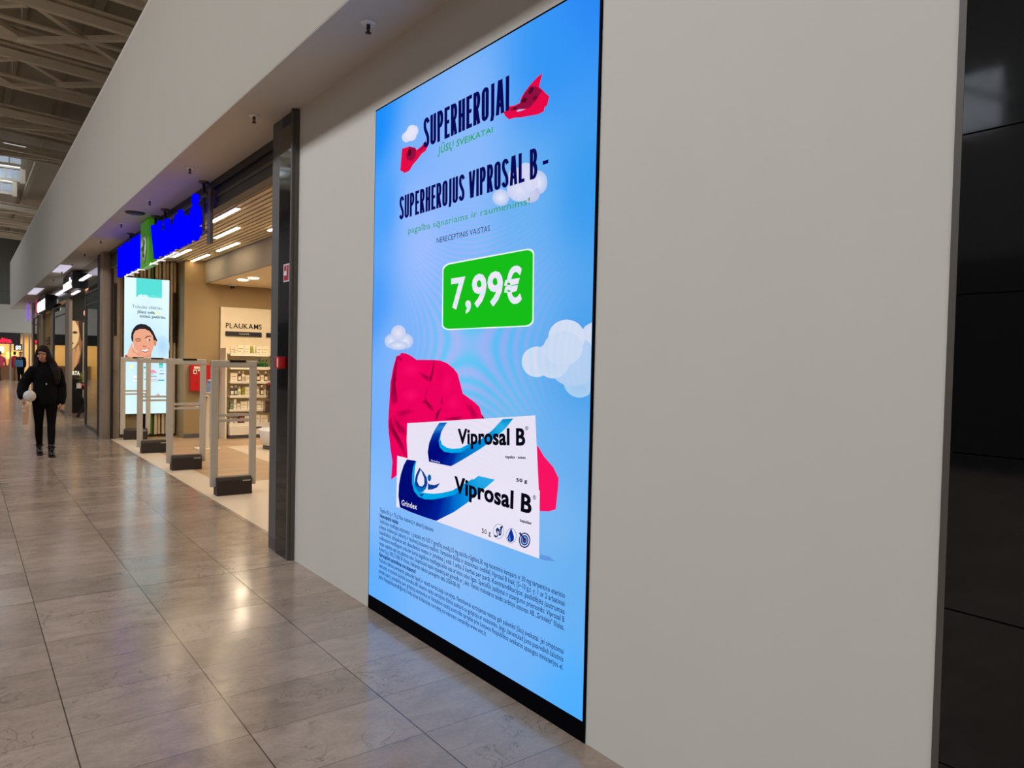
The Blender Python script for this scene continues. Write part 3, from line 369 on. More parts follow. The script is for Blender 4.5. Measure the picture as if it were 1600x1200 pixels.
['text','fine_print','tepalo negalima tepti ant pažeistos odos. Saugotis,kad tepalo nepatektų ant gleivinės ar į akis. Vietinis rinkodaros teisės turėtojo atstovas: AB „Grindeks“ filialas,',[[0.157,0.4345],[1.885,0.4345],[0.157,0.4592],[1.885,0.4592]],[18,50,110],0],
['text','fine_print','Kalvarijų g. 300,LT-08318 Vilnius. Reklamos teksto parengimo data 2024-08-18.',[[0.157,0.4003],[1.072,0.4003],[0.157,0.425],[1.072,0.425]],[18,50,110],0],
['text','fine_print','Nereceptinis sprendimas nuo skausmo!',[[0.157,0.366],[0.611,0.366],[0.157,0.3907],[0.611,0.3907]],[18,50,110],1],
['text','fine_print','Prašome įdėmiai perskaityti pakuotės lapelį ir vaistą vartoti,kaip nurodyta. Netinkamai vartojamas vaistas gali pakenkti Jūsų sveikatai. Jei simptomai',[[0.157,0.3317],[1.885,0.3317],[0.157,0.3564],[1.885,0.3564]],[18,50,110],0],
['text','fine_print','nepraeina ar atsirado šalutinis poveikis,dėl tolesnio vaisto vartojimo būtina pasitarti su gydytoju ar vaistininku. Jeigu įtariate,kad Jums pasireiškė šalutinis',[[0.157,0.2974],[1.885,0.2974],[0.157,0.3221],[1.885,0.3221]],[18,50,110],0],
['text','fine_print','poveikis,apie jį praneškite savo gydytojui,vaistininkui ar Valstybinei vaistų kontrolės tarnybai prie Lietuvos Respublikos sveikatos apsaugos ministerijos el.',[[0.157,0.2632],[1.885,0.2632],[0.157,0.2878],[1.885,0.2878]],[18,50,110],0],
['text','fine_print','paštu NepageidaujamaR@vvkt.lt arba kitais būdais,kaip nurodyta jos interneto svetainėje www.vvkt.lt.',[[0.157,0.2289],[1.315,0.2289],[0.157,0.2536],[1.315,0.2536]],[18,50,110],0]]
POSTER_ART = [['poly','logo_patch',[[2.626,3.039],[3.074,3.038],[3.073,2.688],[2.626,2.686]],[85,212,205]],
['text','logo_patch','skin',[[2.655,2.68],[2.831,2.684],[2.655,2.74],[2.83,2.742]],[235,250,250],1],
['text','logo_patch','effect',[[2.846,2.683],[3.067,2.688],[2.846,2.743],[3.066,2.747]],[115,225,218],0],
['text','slogan','Tobulas efektas.',[[2.556,2.47],[3.091,2.467],[2.555,2.529],[3.091,2.528]],[120,140,150],0],
['text','slogan','Jūsų oda',[[2.642,2.379],[2.949,2.374],[2.641,2.431],[2.949,2.426]],[85,105,120],1],
['text','slogan','mūsų patirtis.',[[2.69,2.297],[3.146,2.296],[2.689,2.346],[3.145,2.347]],[85,105,120],1],
['fan','slogan',[3.012,2.401],[[3.049,2.403],[3.047,2.39],[3.041,2.378],[3.031,2.37],[3.019,2.364],[3.006,2.364],[2.994,2.367],[2.984,2.375],[2.977,2.386],[2.975,2.399],[2.977,2.412],[2.984,2.423],[2.993,2.432],[3.005,2.437],[3.018,2.438],[3.03,2.434],[3.04,2.427],[3.047,2.416]],[235,240,150],[215,235,200]],
['fan','backdrop',[3.09,1.755],[[3.217,1.759],[3.21,1.685],[3.188,1.619],[3.155,1.569],[3.113,1.542],[3.069,1.541],[3.028,1.566],[2.994,1.614],[2.972,1.678],[2.964,1.752],[2.971,1.826],[2.992,1.891],[3.025,1.941],[3.066,1.968],[3.11,1.97],[3.152,1.946],[3.186,1.898],[3.209,1.834]],[165,205,235],[190,222,238]],
['poly','sleeve',[[2.445,1.577],[2.553,1.58],[2.615,1.531],[2.439,1.534]],[185,70,60]],
['poly','face',[[2.676,1.678],[2.897,1.702],[2.89,1.538],[2.6,1.531]],[215,145,115]],
['poly','hair',[[2.543,1.897],[2.547,1.991],[2.581,2.079],[2.634,2.145],[2.704,2.176],[2.791,2.166],[2.87,2.118],[2.926,2.034],[2.962,1.948],[3.001,1.862],[2.967,1.843],[2.928,1.807],[2.582,1.813],[2.554,1.846]],[38,34,38]],
['fan','face',[2.956,1.817],[[2.982,1.818],[2.981,1.797],[2.976,1.778],[2.97,1.764],[2.961,1.757],[2.952,1.756],[2.944,1.763],[2.937,1.777],[2.933,1.795],[2.931,1.816],[2.932,1.837],[2.937,1.855],[2.943,1.869],[2.952,1.877],[2.96,1.877],[2.969,1.87],[2.976,1.857],[2.98,1.838]],[205,130,105],[205,130,105]],
['poly','face',[[2.579,1.847],[2.581,1.967],[2.612,2.037],[2.689,2.075],[2.783,2.079],[2.863,2.039],[2.919,1.955],[2.937,1.86],[2.931,1.737],[2.905,1.65],[2.85,1.587],[2.771,1.563],[2.692,1.609],[2.622,1.676],[2.583,1.761]],[226,160,130]],
['fan','face',[2.637,1.737],[[2.692,1.739],[2.688,1.721],[2.679,1.705],[2.665,1.693],[2.647,1.686],[2.628,1.686],[2.61,1.691],[2.596,1.703],[2.586,1.718],[2.583,1.735],[2.586,1.753],[2.595,1.769],[2.61,1.781],[2.627,1.788],[2.646,1.788],[2.664,1.783],[2.679,1.772],[2.688,1.756]],[236,150,130],[226,160,130]],
['fan','face',[2.881,1.745],[[2.922,1.746],[2.919,1.729],[2.912,1.714],[2.901,1.703],[2.888,1.697],[2.874,1.696],[2.86,1.702],[2.849,1.712],[2.842,1.727],[2.839,1.743],[2.842,1.76],[2.849,1.775],[2.86,1.786],[2.873,1.792],[2.887,1.793],[2.901,1.787],[2.912,1.777],[2.919,1.762]],[236,155,130],[226,160,130]],
['poly','mouth',[[2.697,1.699],[2.77,1.684],[2.865,1.718],[2.846,1.657],[2.79,1.626],[2.731,1.645]],[190,80,80]],
['poly','mouth',[[2.711,1.689],[2.77,1.677],[2.852,1.704],[2.834,1.668],[2.786,1.646],[2.736,1.659]],[248,244,240]],
['poly','nose',[[2.746,1.775],[2.778,1.747],[2.814,1.769],[2.805,1.737],[2.77,1.726],[2.743,1.745]],[190,115,92]],
['fan','eye',[2.848,1.87],[[2.88,1.872],[2.878,1.864],[2.872,1.858],[2.864,1.853],[2.854,1.85],[2.843,1.85],[2.832,1.852],[2.824,1.856],[2.818,1.862],[2.816,1.869],[2.818,1.876],[2.824,1.883],[2.832,1.888],[2.842,1.891],[2.853,1.891],[2.864,1.889],[2.872,1.885],[2.878,1.879]],[235,225,220],[235,225,220]],
['fan','eye',[2.857,1.871],[[2.875,1.871],[2.874,1.865],[2.871,1.859],[2.866,1.854],[2.861,1.852],[2.855,1.852],[2.849,1.854],[2.844,1.858],[2.841,1.864],[2.84,1.87],[2.841,1.877],[2.844,1.883],[2.849,1.887],[2.854,1.889],[2.86,1.89],[2.866,1.888],[2.871,1.883],[2.874,1.878]],[60,35,30],[60,35,30]],
['strip','eye',[[[2.621,1.84],[2.624,1.852],[70,45,40]],[[2.668,1.836],[2.667,1.85],[70,45,40]],[[2.71,1.848],[2.706,1.858],[70,45,40]]]],
['strip','eyebrow',[[[2.781,1.897],[2.778,1.913],[60,40,36]],[[2.832,1.934],[2.828,1.951],[60,40,36]],[[2.887,1.941],[2.889,1.954],[60,40,36]]]],
['strip','eyebrow',[[[2.613,1.865],[2.61,1.879],[80,52,44]],[[2.659,1.884],[2.659,1.898],[80,52,44]],[[2.709,1.872],[2.713,1.886],[80,52,44]]]],
['poly','hand',[[2.503,1.673],[2.529,1.734],[2.548,1.803],[2.57,1.786],[2.567,1.718],[2.599,1.701],[2.614,1.642],[2.685,1.592],[2.755,1.559],[2.748,1.534],[2.522,1.529],[2.476,1.561],[2.514,1.605]],[232,170,140]],
['strip','hand',[[[2.564,1.709],[2.555,1.709],[190,115,90]],[[2.591,1.641],[2.58,1.637],[190,115,90]],[[2.693,1.571],[2.69,1.561],[190,115,90]]]],
['fan','sun',[2.554,1.357],[[2.591,1.357],[2.589,1.342],[2.583,1.328],[2.573,1.318],[2.561,1.313],[2.548,1.313],[2.536,1.318],[2.526,1.328],[2.52,1.341],[2.517,1.356],[2.519,1.371],[2.526,1.385],[2.536,1.395],[2.548,1.401],[2.56,1.401],[2.573,1.396],[2.583,1.386],[2.589,1.372]],[245,235,150],[225,238,200]],
['poly','carton',[[2.583,1.185],[2.661,1.186],[2.662,1.077],[2.579,1.082]],[235,240,240]],
['strip','carton',[[[2.594,1.128],[2.594,1.118],[110,130,140]],[[2.652,1.128],[2.652,1.118],[110,130,140]]]],
['poly','umbrella',[[2.84,1.239],[2.86,1.279],[2.915,1.304],[2.967,1.281],[2.996,1.241]],[235,140,165]],
['poly','product_icon',[[2.763,1.36],[2.807,1.36],[2.807,1.326],[2.763,1.325]],[60,180,185]],
['poly','product_icon',[[3.03,1.434],[3.104,1.435],[3.104,1.382],[3.03,1.381]],[60,190,185]],
['poly','product_icon',[[3.035,1.369],[3.1,1.37],[3.1,1.342],[3.035,1.341]],[90,200,195]],
['poly','product_icon',[[3.047,1.299],[3.105,1.3],[3.105,1.279],[3.047,1.278]],[190,200,205]],
['poly','product_icon',[[3.039,1.234],[3.12,1.235],[3.12,1.217],[3.039,1.216]],[120,130,150]],
['poly','product_icon',[[3.046,1.176],[3.095,1.176],[3.095,1.148],[3.046,1.148]],[200,225,220]],
['poly','product_icon',[[3.011,1.111],[3.128,1.111],[3.128,1.09],[3.011,1.09]],[50,165,180]],
['poly','product_icon',[[2.869,1.184],[2.99,1.184],[2.99,1.167],[2.869,1.166]],[150,160,175]],
['poly','product_icon',[[2.837,1.115],[2.997,1.116],[2.997,1.102],[2.837,1.102]],[225,140,155]],
['poly','product_icon',[[2.822,1.077],[3.013,1.078],[3.013,1.071],[2.822,1.07]],[190,170,190]],
['poly','product_icon',[[2.884,1.224],[2.948,1.224],[2.948,1.21],[2.884,1.21]],[160,190,215]],
['poly','product_icon',[[2.772,1.237],[2.813,1.237],[2.813,1.223],[2.772,1.223]],[120,200,170]],
['poly','product_icon',[[2.777,1.129],[2.815,1.129],[2.815,1.108],[2.777,1.108]],[90,150,150]],
['poly','product_icon',[[2.787,0.841],[2.812,0.84],[2.813,0.802],[2.787,0.802]],[70,160,165]],
['poly','product_icon',[[2.975,0.822],[3.055,0.821],[3.055,0.81],[2.975,0.811]],[205,120,150]],
['poly','product_icon',[[3.012,0.851],[3.024,0.851],[3.025,0.781],[3.012,0.781]],[205,120,150]]]

# ------------------------------------------------------------------ materials
M = {}
M['wall'] = mat('painted_wall', (205, 200, 190), 0.75, var=0.02, scale=3, bump=0.02)
M['fascia'] = mat('fascia_paint_dimmed', (178, 172, 159), 0.8, var=0.02, scale=2)  # same paint as the wall, darkened to stand in for its dimmer daylight
M['soffit'] = mat('painted_soffit', (196, 186, 174), 0.6, var=0.02)
M['black'] = mat('black_metal', (16, 16, 18), 0.45)
M['bezel'] = mat('bezel_black', (2, 2, 8), 0.9, spec=0.05)
M['steel'] = mat('dark_steel', (92, 86, 80), 0.5, 0.35, var=0.08, scale=20)
M['steel2'] = mat('grey_profile', (92, 90, 88), 0.55, 0.1)
M['bronze'] = mat('bronze_cladding', (152, 136, 120), 0.5, 0.2)
M['white'] = mat('white_plastic', (225, 222, 215), 0.4)
M['gate'] = mat('gate_grey', (192, 185, 172), 0.45)
M['charcoal'] = mat('charcoal_plastic', (44, 36, 34), 0.5)
M['beige'] = mat('beige_wall', (160, 136, 96), 0.7, var=0.03)
M['slat'] = mat('slat_beige', (214, 196, 156), 0.55, var=0.05)
M['slatd'] = mat('slat_gap', (150, 130, 95), 0.7)
M['green'] = mat('green_sign', (70, 140, 20), 0.4, emit=(60, 150, 15), strength=0.35)
M['greenl'] = mat('green_slat', (60, 120, 25), 0.5)
M['blue'] = mat('blue_letter', (0, 0, 60), 1.0, emit=(0, 0, 255), strength=1.02, spec=0.0)
M['strip'] = mat('shelf_light', (255, 240, 210), 0.5, emit=(255, 226, 180), strength=5)
M['litpanel'] = mat('lit_panel', (225, 222, 240), 0.5, emit=(205, 200, 225), strength=0.7)
M['litwhite'] = mat('lit_white', (250, 250, 250), 0.4, emit=(250, 252, 255), strength=1.3)
M['rail'] = mat('rail_white', (235, 235, 235), 0.4, emit=(235, 238, 240), strength=0.6)
M['lamp'] = mat('lamp_tube', (255, 240, 215), 0.4, emit=(255, 226, 180), strength=LAMP)
M['down'] = mat('downlight_lens', (255, 230, 190), 0.4, emit=(255, 226, 180), strength=LAMP)
M['red'] = mat('red_enamel', (190, 14, 18), 0.4)
M['shelfw'] = mat('shelf_white', (232, 224, 205), 0.45)
M['panel'] = mat('shelf_panel', (226, 212, 184), 0.6)
M['navy'] = mat('navy_label', (22, 18, 40), 0.5)
M['carton'] = mat('white_carton', (240, 228, 205), 0.6, var=0.03, scale=40)
M['text'] = mat('dark_print', (35, 28, 25), 0.7)
M['skin'] = mat('skin', (176, 120, 98), 0.55)
M['coat'] = mat('black_cloth', (6, 6, 7), 0.9, spec=0.15)
M['hair'] = mat('dark_hair', (27, 16, 13), 0.7, spec=0.2)
M['roof'] = mat('roof_sheet', (170, 160, 138), 0.7)
M['truss'] = mat('truss_paint', (222, 208, 182), 0.6)
M['bag'] = mat('tan_paper', (190, 150, 118), 0.7)
M['bagw'] = mat('white_bag', (200, 195, 188), 0.6)
M['glass'] = glass('clear_glass', (215, 222, 218), 0.03, 0.3)
M['acryl'] = glass('clear_acrylic', (225, 215, 215), 0.1, 0.5)

def display_mat(name, strength, moire=True):
    m = bpy.data.materials.new(name); m.use_nodes = True; nt = m.node_tree; nt.nodes.remove(nt.nodes['Principled BSDF']); out = nt.nodes['Material Output']
    at = nt.nodes.new('ShaderNodeVertexColor'); at.layer_name = 'Col'
    em = nt.nodes.new('ShaderNodeEmission'); em.inputs[1].default_value = strength
    df = nt.nodes.new('ShaderNodeBsdfDiffuse'); df.inputs[0].default_value = (0.0, 0.0, 0.0, 1)
    ad = nt.nodes.new('ShaderNodeAddShader')
    if moire:
        # the interference pattern of the LED rows
        geo = nt.nodes.new('ShaderNodeNewGeometry'); sp = nt.nodes.new('ShaderNodeSeparateXYZ'); nt.links.new(geo.outputs['Position'], sp.inputs[0])
        def mth(op, a, b=None, c=None):
            n = nt.nodes.new('ShaderNodeMath'); n.operation = op
            for i, v in enumerate((a, b, c)):
                if v is None: continue
                if isinstance(v, (int, float)): n.inputs[i].default_value = v
                else: nt.links.new(v, n.inputs[i])
            return n.outputs[0]
        du = mth('SUBTRACT', sp.outputs['Y'], 3.085); dv = mth('SUBTRACT', sp.outputs['Z'], 1.66)
        du2 = mth('MULTIPLY', du, du); dv2 = mth('MULTIPLY', dv, dv)
        ph = mth('SUBTRACT', mth('MULTIPLY', du2, 95.0), mth('MULTIPLY', dv2, 230.0))
        cross = mth('MULTIPLY', mth('MULTIPLY', du, dv), 35.0)
        ph = mth('ADD', ph, cross)
        s = mth('SINE', ph)
        fall = mth('POWER', 2.718, mth('MULTIPLY', mth('ADD', du2, mth('MULTIPLY', dv2, 1.3)), -3.0))
        sc_ = nt.nodes.new('ShaderNodeSeparateColor'); nt.links.new(at.outputs[0], sc_.inputs[0])
        sel = mth('MULTIPLY', sc_.outputs[2], mth('SUBTRACT', 1.12, sc_.outputs[0]))
        amp = mth('MULTIPLY', mth('MULTIPLY', s, fall), sel)
        cmb = nt.nodes.new('ShaderNodeCombineColor')
        nt.links.new(mth('MULTIPLY_ADD', amp, 0.62, 1.05), cmb.inputs[0]); nt.links.new(mth('MULTIPLY_ADD', amp, -0.09, 1.0), cmb.inputs[1]); nt.links.new(mth('MULTIPLY_ADD', amp, 0.0, 1.0), cmb.inputs[2])
        mx = nt.nodes.new('ShaderNodeMix'); mx.data_type = 'RGBA'; mx.blend_type = 'MULTIPLY'; mx.inputs[0].default_value = 1.0
        nt.links.new(at.outputs[0], mx.inputs[6]); nt.links.new(cmb.outputs[0], mx.inputs[7]); nt.links.new(mx.outputs[2], em.inputs[0])
    else:
        nt.links.new(at.outputs[0], em.inputs[0])
    nt.links.new(em.outputs[0], ad.inputs[0]); nt.links.new(df.outputs[0], ad.inputs[1]); nt.links.new(ad.outputs[0], out.inputs[0])
    return m
M['display'] = display_mat('led_display', 1.0, True)
M['poster'] = display_mat('lit_poster', 1.15, False)
def print_mat(name):
    m = bpy.data.materials.new(name); m.use_nodes = True; nt = m.node_tree; b = nt.nodes['Principled BSDF']
    at = nt.nodes.new('ShaderNodeVertexColor'); at.layer_name = 'Col'; nt.links.new(at.outputs[0], b.inputs['Base Color']); b.inputs['Roughness'].default_value = 0.5
    nt.links.new(at.outputs[0], b.inputs['Emission Color']); b.inputs['Emission Strength'].default_value = 0.45
    return m
M['backlit'] = print_mat('backlit_print')

def floor_mat():
    m = bpy.data.materials.new('limestone_tiles'); m.use_nodes = True; nt = m.node_tree; b = nt.nodes['Principled BSDF']; N = nt.nodes.new; L = nt.links.new
    tc = N('ShaderNodeTexCoord'); mp = N('ShaderNodeMapping'); mp.inputs['Location'].default_value = (-0.3568, -0.227, 0)
    L(tc.outputs['Object'], mp.inputs[0])
    br = N('ShaderNodeTexBrick'); br.offset = 0.0; br.inputs['Scale'].default_value = 1.0; br.inputs['Brick Width'].default_value = 0.6; br.inputs['Row Height'].default_value = 0.4
    br.inputs['Mortar Size'].default_value = 0.0016; br.inputs['Mortar Smooth'].default_value = 0.3; br.inputs['Bias'].default_value = 0.0
    br.inputs['Color1'].default_value = (*lin(FLOOR_A), 1); br.inputs['Color2'].default_value = (*lin(FLOOR_B), 1); br.inputs['Mortar'].default_value = (*lin((84, 70, 58)), 1)
    L(mp.outputs[0], br.inputs[0])
    # stretched cloudy veining
    mp2 = N('ShaderNodeMapping'); mp2.inputs['Scale'].default_value = (5.0, 9.0, 5.0); mp2.inputs['Rotation'].default_value = (0, 0, 0.25); L(tc.outputs['Object'], mp2.inputs[0])
    n1 = N('ShaderNodeTexNoise'); n1.inputs['Scale'].default_value = 1.0; n1.inputs['Detail'].default_value = 8; n1.inputs['Roughness'].default_value = 0.65; n1.inputs['Distortion'].default_value = 0.6; L(mp2.outputs[0], n1.inputs[0])
    r1 = N('ShaderNodeMapRange'); r1.inputs[1].default_value = 0.3; r1.inputs[2].default_value = 0.7; r1.inputs[3].default_value = 0.80; r1.inputs[4].default_value = 1.12; L(n1.outputs['Fac'], r1.inputs[0])
    # dark curly fossil marks: thin contour of a second noise, only in patches
    n2 = N('ShaderNodeTexNoise'); n2.inputs['Scale'].default_value = 4.0; n2.inputs['Detail'].default_value = 3; n2.inputs['Distortion'].default_value = 2.2; L(tc.outputs['Object'], n2.inputs[0])
    a = N('ShaderNodeMath'); a.operation = 'SUBTRACT'; a.inputs[1].default_value = 0.5; L(n2.outputs['Fac'], a.inputs[0])
    a2 = N('ShaderNodeMath'); a2.operation = 'ABSOLUTE'; L(a.outputs[0], a2.inputs[0])
    a3 = N('ShaderNodeMapRange'); a3.inputs[1].default_value = 0.0; a3.inputs[2].default_value = 0.016; a3.inputs[3].default_value = 1.0; a3.inputs[4].default_value = 0.0; L(a2.outputs[0], a3.inputs[0])
    n3 = N('ShaderNodeTexNoise'); n3.inputs['Scale'].default_value = 2.3; n3.inputs['Detail'].default_value = 5; L(tc.outputs['Object'], n3.inputs[0])
    m3 = N('ShaderNodeMapRange'); m3.inputs[1].default_value = 0.50; m3.inputs[2].default_value = 0.58; L(n3.outputs['Fac'], m3.inputs[0])
    vein = N('ShaderNodeMath'); vein.operation = 'MULTIPLY'; L(a3.outputs[0], vein.inputs[0]); L(m3.outputs[0], vein.inputs[1])
    vs = N('ShaderNodeMath'); vs.operation = 'MULTIPLY_ADD'; vs.inputs[1].default_value = -0.4; vs.inputs[2].default_value = 1.0; L(vein.outputs[0], vs.inputs[0])
    # fine specks
    n4 = N('ShaderNodeTexNoise'); n4.inputs['Scale'].default_value = 45; n4.inputs['Detail'].default_value = 3; L(tc.outputs['Object'], n4.inputs[0])
    r4 = N('ShaderNodeMapRange'); r4.inputs[1].default_value = 0.3; r4.inputs[2].default_value = 0.7; r4.inputs[3].default_value = 0.93; r4.inputs[4].default_value = 1.06; L(n4.outputs['Fac'], r4.inputs[0])
    # wide dark expansion joints
    sp = N('ShaderNodeSeparateXYZ'); L(tc.outputs['Object'], sp.inputs[0])
    def mth(op, x, y=None, z=None):
        n = N('ShaderNodeMath'); n.operation = op
        for i, v in enumerate((x, y, z)):
            if v is None: continue
            if isinstance(v, (int, float)): n.inputs[i].default_value = v
            else: L(v, n.inputs[i])
        return n.outputs[0]
    def joint(coord, origin, period, half):
        f = mth('ABSOLUTE', mth('SUBTRACT', mth('MODULO', mth('ADD', mth('SUBTRACT', coord, origin), period * 200.5), period), period / 2))
        return mth('LESS_THAN', f, half)
    jj = mth('MAXIMUM', joint(sp.outputs['Y'], 5.427, 5.2, 0.006), joint(sp.outputs['X'], 0.3568, 0.6, 0.0028))
    js = mth('MULTIPLY_ADD', jj, -0.65, 1.0)
    k = mth('MULTIPLY', mth('MULTIPLY', r1.outputs[0], vs.outputs[0]), mth('MULTIPLY', r4.outputs[0], js))
    mx = N('ShaderNodeMix'); mx.data_type = 'RGBA'; mx.blend_type = 'MULTIPLY'; mx.inputs[0].default_value = 1.0
    L(br.outputs[0], mx.inputs[6]); L(k, mx.inputs[7]); L(mx.outputs[2], b.inputs['Base Color'])
    rr = N('ShaderNodeMapRange'); rr.inputs[1].default_value = 0.35; rr.inputs[2].default_value = 0.65; rr.inputs[3].default_value = 0.12; rr.inputs[4].default_value = 0.24; L(n1.outputs['Fac'], rr.inputs[0])
    L(rr.outputs[0], b.inputs['Roughness'])
    bp = N('ShaderNodeBump'); bp.inputs['Strength'].default_value = 0.05; bp.inputs['Distance'].default_value = 0.01; L(n4.outputs['Fac'], bp.inputs['Height']); L(bp.outputs[0], b.inputs['Normal'])
    b.inputs['Specular IOR Level'].default_value = 0.55
    return m
M['floor'] = floor_mat()
def shop_floor_mat():
    m = bpy.data.materials.new('wood_look_tiles'); m.use_nodes = True; nt = m.node_tree; b = nt.nodes['Principled BSDF']; N = nt.nodes.new; L = nt.links.new
    tc = N('ShaderNodeTexCoord')
    br = N('ShaderNodeTexBrick'); br.offset = 0.5; br.inputs['Scale'].default_value = 1.0; br.inputs['Brick Width'].default_value = 1.2; br.inputs['Row Height'].default_value = 0.2; br.inputs['Mortar Size'].default_value = 0.0015
    br.inputs['Color1'].default_value = (*lin((190, 158, 122)), 1); br.inputs['Color2'].default_value = (*lin((174, 142, 106)), 1); br.inputs['Mortar'].default_value = (*lin((140, 112, 84)), 1)
    mp = N('ShaderNodeMapping'); L(tc.outputs['Object'], mp.inputs[0]); L(mp.outputs[0], br.inputs[0])
    n = N('ShaderNodeTexNoise'); n.inputs['Scale'].default_value = 3; mp2 = N('ShaderNodeMapping'); mp2.inputs['Scale'].default_value = (1, 14, 1); L(tc.outputs['Object'], mp2.inputs[0]); L(mp2.outputs[0], n.inputs[0])
    mr = N('ShaderNodeMapRange'); mr.inputs[3].default_value = 0.88; mr.inputs[4].default_value = 1.08; L(n.outputs['Fac'], mr.inputs[0])
    mx = N('ShaderNodeMix'); mx.data_type = 'RGBA'; mx.blend_type = 'MULTIPLY'; mx.inputs[0].default_value = 1.0; L(br.outputs[0], mx.inputs[6]); L(mr.outputs[0], mx.inputs[7]); L(mx.outputs[2], b.inputs['Base Color'])
    b.inputs['Roughness'].default_value = 0.4
    return m
M['shopfloor'] = shop_floor_mat()
M['paletile'] = mat('pale_tile', (214, 194, 168), 0.4, var=0.04, scale=5)
def tiles_mat():
    m = bpy.data.materials.new('black_glazed_tiles'); m.use_nodes = True; nt = m.node_tree; b = nt.nodes['Principled BSDF']
    b.inputs['Base Color'].default_value = (0.0035, 0.0035, 0.004, 1); b.inputs['Roughness'].default_value = 0.05; b.inputs['Specular IOR Level'].default_value = 0.6
    tc = nt.nodes.new('ShaderNodeTexCoord'); nz = nt.nodes.new('ShaderNodeTexNoise'); nz.inputs['Scale'].default_value = 30; nt.links.new(tc.outputs['Object'], nz.inputs[0])
    mr = nt.nodes.new('ShaderNodeMapRange'); mr.inputs[3].default_value = 0.03; mr.inputs[4].default_value = 0.09; nt.links.new(nz.outputs['Fac'], mr.inputs[0]); nt.links.new(mr.outputs[0], b.inputs['Roughness'])
    return m
M['tile'] = tiles_mat()
M['grout'] = mat('grout', (70, 72, 72), 0.8)

# ------------------------------------------------------------------ the setting
XW = 2.06; ZS = 3.48; XF = 1.638
struct(MB().face([(-9.2, -5, 0), (2.2, -5, 0), (2.2, 54, 0), (-9.2, 54, 0)]), 'floor', M['floor'])
fl = struct(MB().box(2.2, 7.2, 5.9, 15.9, -0.05, 0.0), 'floor', M['shopfloor'])
sp_ = MB(); sp_.box(2.2, 3.25, 5.9, 9.35, 0.0, 0.003); sp_.box(2.2, 2.55, 9.35, 15.5, 0.0, 0.003); sp_.box(3.7, 7.0, 8.0, 13.2, 0.0, 0.003); sp_.box(3.25, 7.0, 5.9, 7.2, 0.0, 0.003)
struct(sp_, 'floor', M['paletile'])
struct(MB().box(2.2, 9.0, 15.9, 54, -0.05, 0.0), 'floor', M['floor'])
# right wall carrying the screen
struct(MB().box(XW, 2.24, 0.83, 5.50, 0, ZS), 'wall_right', M['wall'])
struct(MB().box(2.24, 7.2, 5.78, 5.9, 0, 3.6), 'wall_near', M['beige'])
# soffit over the shop fronts
struct(MB().box(XF + 0.002, 2.45, -5, 38.4, ZS, ZS + 0.006), 'ceiling', M['soffit'])
# deep painted fascia above the walkway edge, panels with open vertical joints
for k, (y0, y1) in enumerate(((-5, 3.19), (3.197, 10.82), (10.827, 18.45), (18.457, 26.0), (26.007, 33.6), (33.607, 38.5))):
    struct(MB().box(XF, XF + 0.12, y0, y1, ZS + 0.006, 5.45), 'wall_upper', M['fascia'])
struct(MB().box(XF + 0.03, XF + 0.1, -5, 38.4, ZS + 0.03, 5.44), 'wall_upper', M['steel2'])
struct(MB().box(XF, 6.0, 38.5, 38.7, 3.98, 5.45), 'wall_upper', M['fascia'])
struct(MB().box(XF, 5.0, -5, 38.7, 5.45, 5.5), 'ceiling', M['soffit'])
struct(MB().box(5.0, 5.2, -5, 54, 5.5, 9.9), 'wall_upper', M['wall'])
# far end
M['farwall'] = mat('far_wall', (112, 112, 100), 0.8)
struct(MB().box(-9, 7.2, 53.8, 54, 4.2, 10), 'wall_far', M['farwall'])
struct(MB().box(-9, 6.0, 50.0, 50.2, 2.72, 4.30), 'wall_far', M['fascia'])
struct(MB().box(-9, 6.0, 50.2, 53.8, 4.18, 4.30), 'ceiling', M['soffit'])
rl = MB(); rl.box(-9, 5.2, 49.98, 50.02, 5.0, 5.05)
for i in range(12): rl.box(-8 + i * 1.15, -7.97 + i * 1.15, 49.98, 50.02, 4.3, 5.0)
tag(rl.build('gallery_railing', M['steel']), 'thin metal railing along the upper gallery at the far end of the hall', 'railing')
# left side of the hall, opposite the shop fronts
M['leftwall'] = mat('opposite_wall', (100, 95, 90), 0.8)
lw = MB(); lw.box(-9.2, -9, -5, 54, 0, 5.45); lw.box(-9.2, -9, -5, 4.68, 5.45, 6.5); lw.box(-9.2, -9, 9.0, 54, 5.45, 6.5); lw.box(-9.2, -9, -5, 54, 6.5, 10)
struct(lw, 'wall_left', M['leftwall'])
struct(MB().box(-9.0, -8.95, -5, 54, 0, 3.4), 'wall_left', mat('dark_shopfronts', (38, 34, 32), 0.8))
wn = MB(); wn.box(-9.12, -9.08, 4.68, 9.0, 5.45, 5.5); wn.box(-9.12, -9.08, 4.68, 9.0, 6.45, 6.5); wn.box(-9.12, -9.08, 6.8, 6.86, 5.5, 6.45); wn.beam((-9.02, 4.6, 5.85), (-9.02, 6.2, 6.75), 0.05, 0.07)
struct(wn, 'window_1', M['steel'])
struct(MB().box(-9.2, 5.2, -5.2, -5, 0, 10), 'wall_back', M['leftwall'])

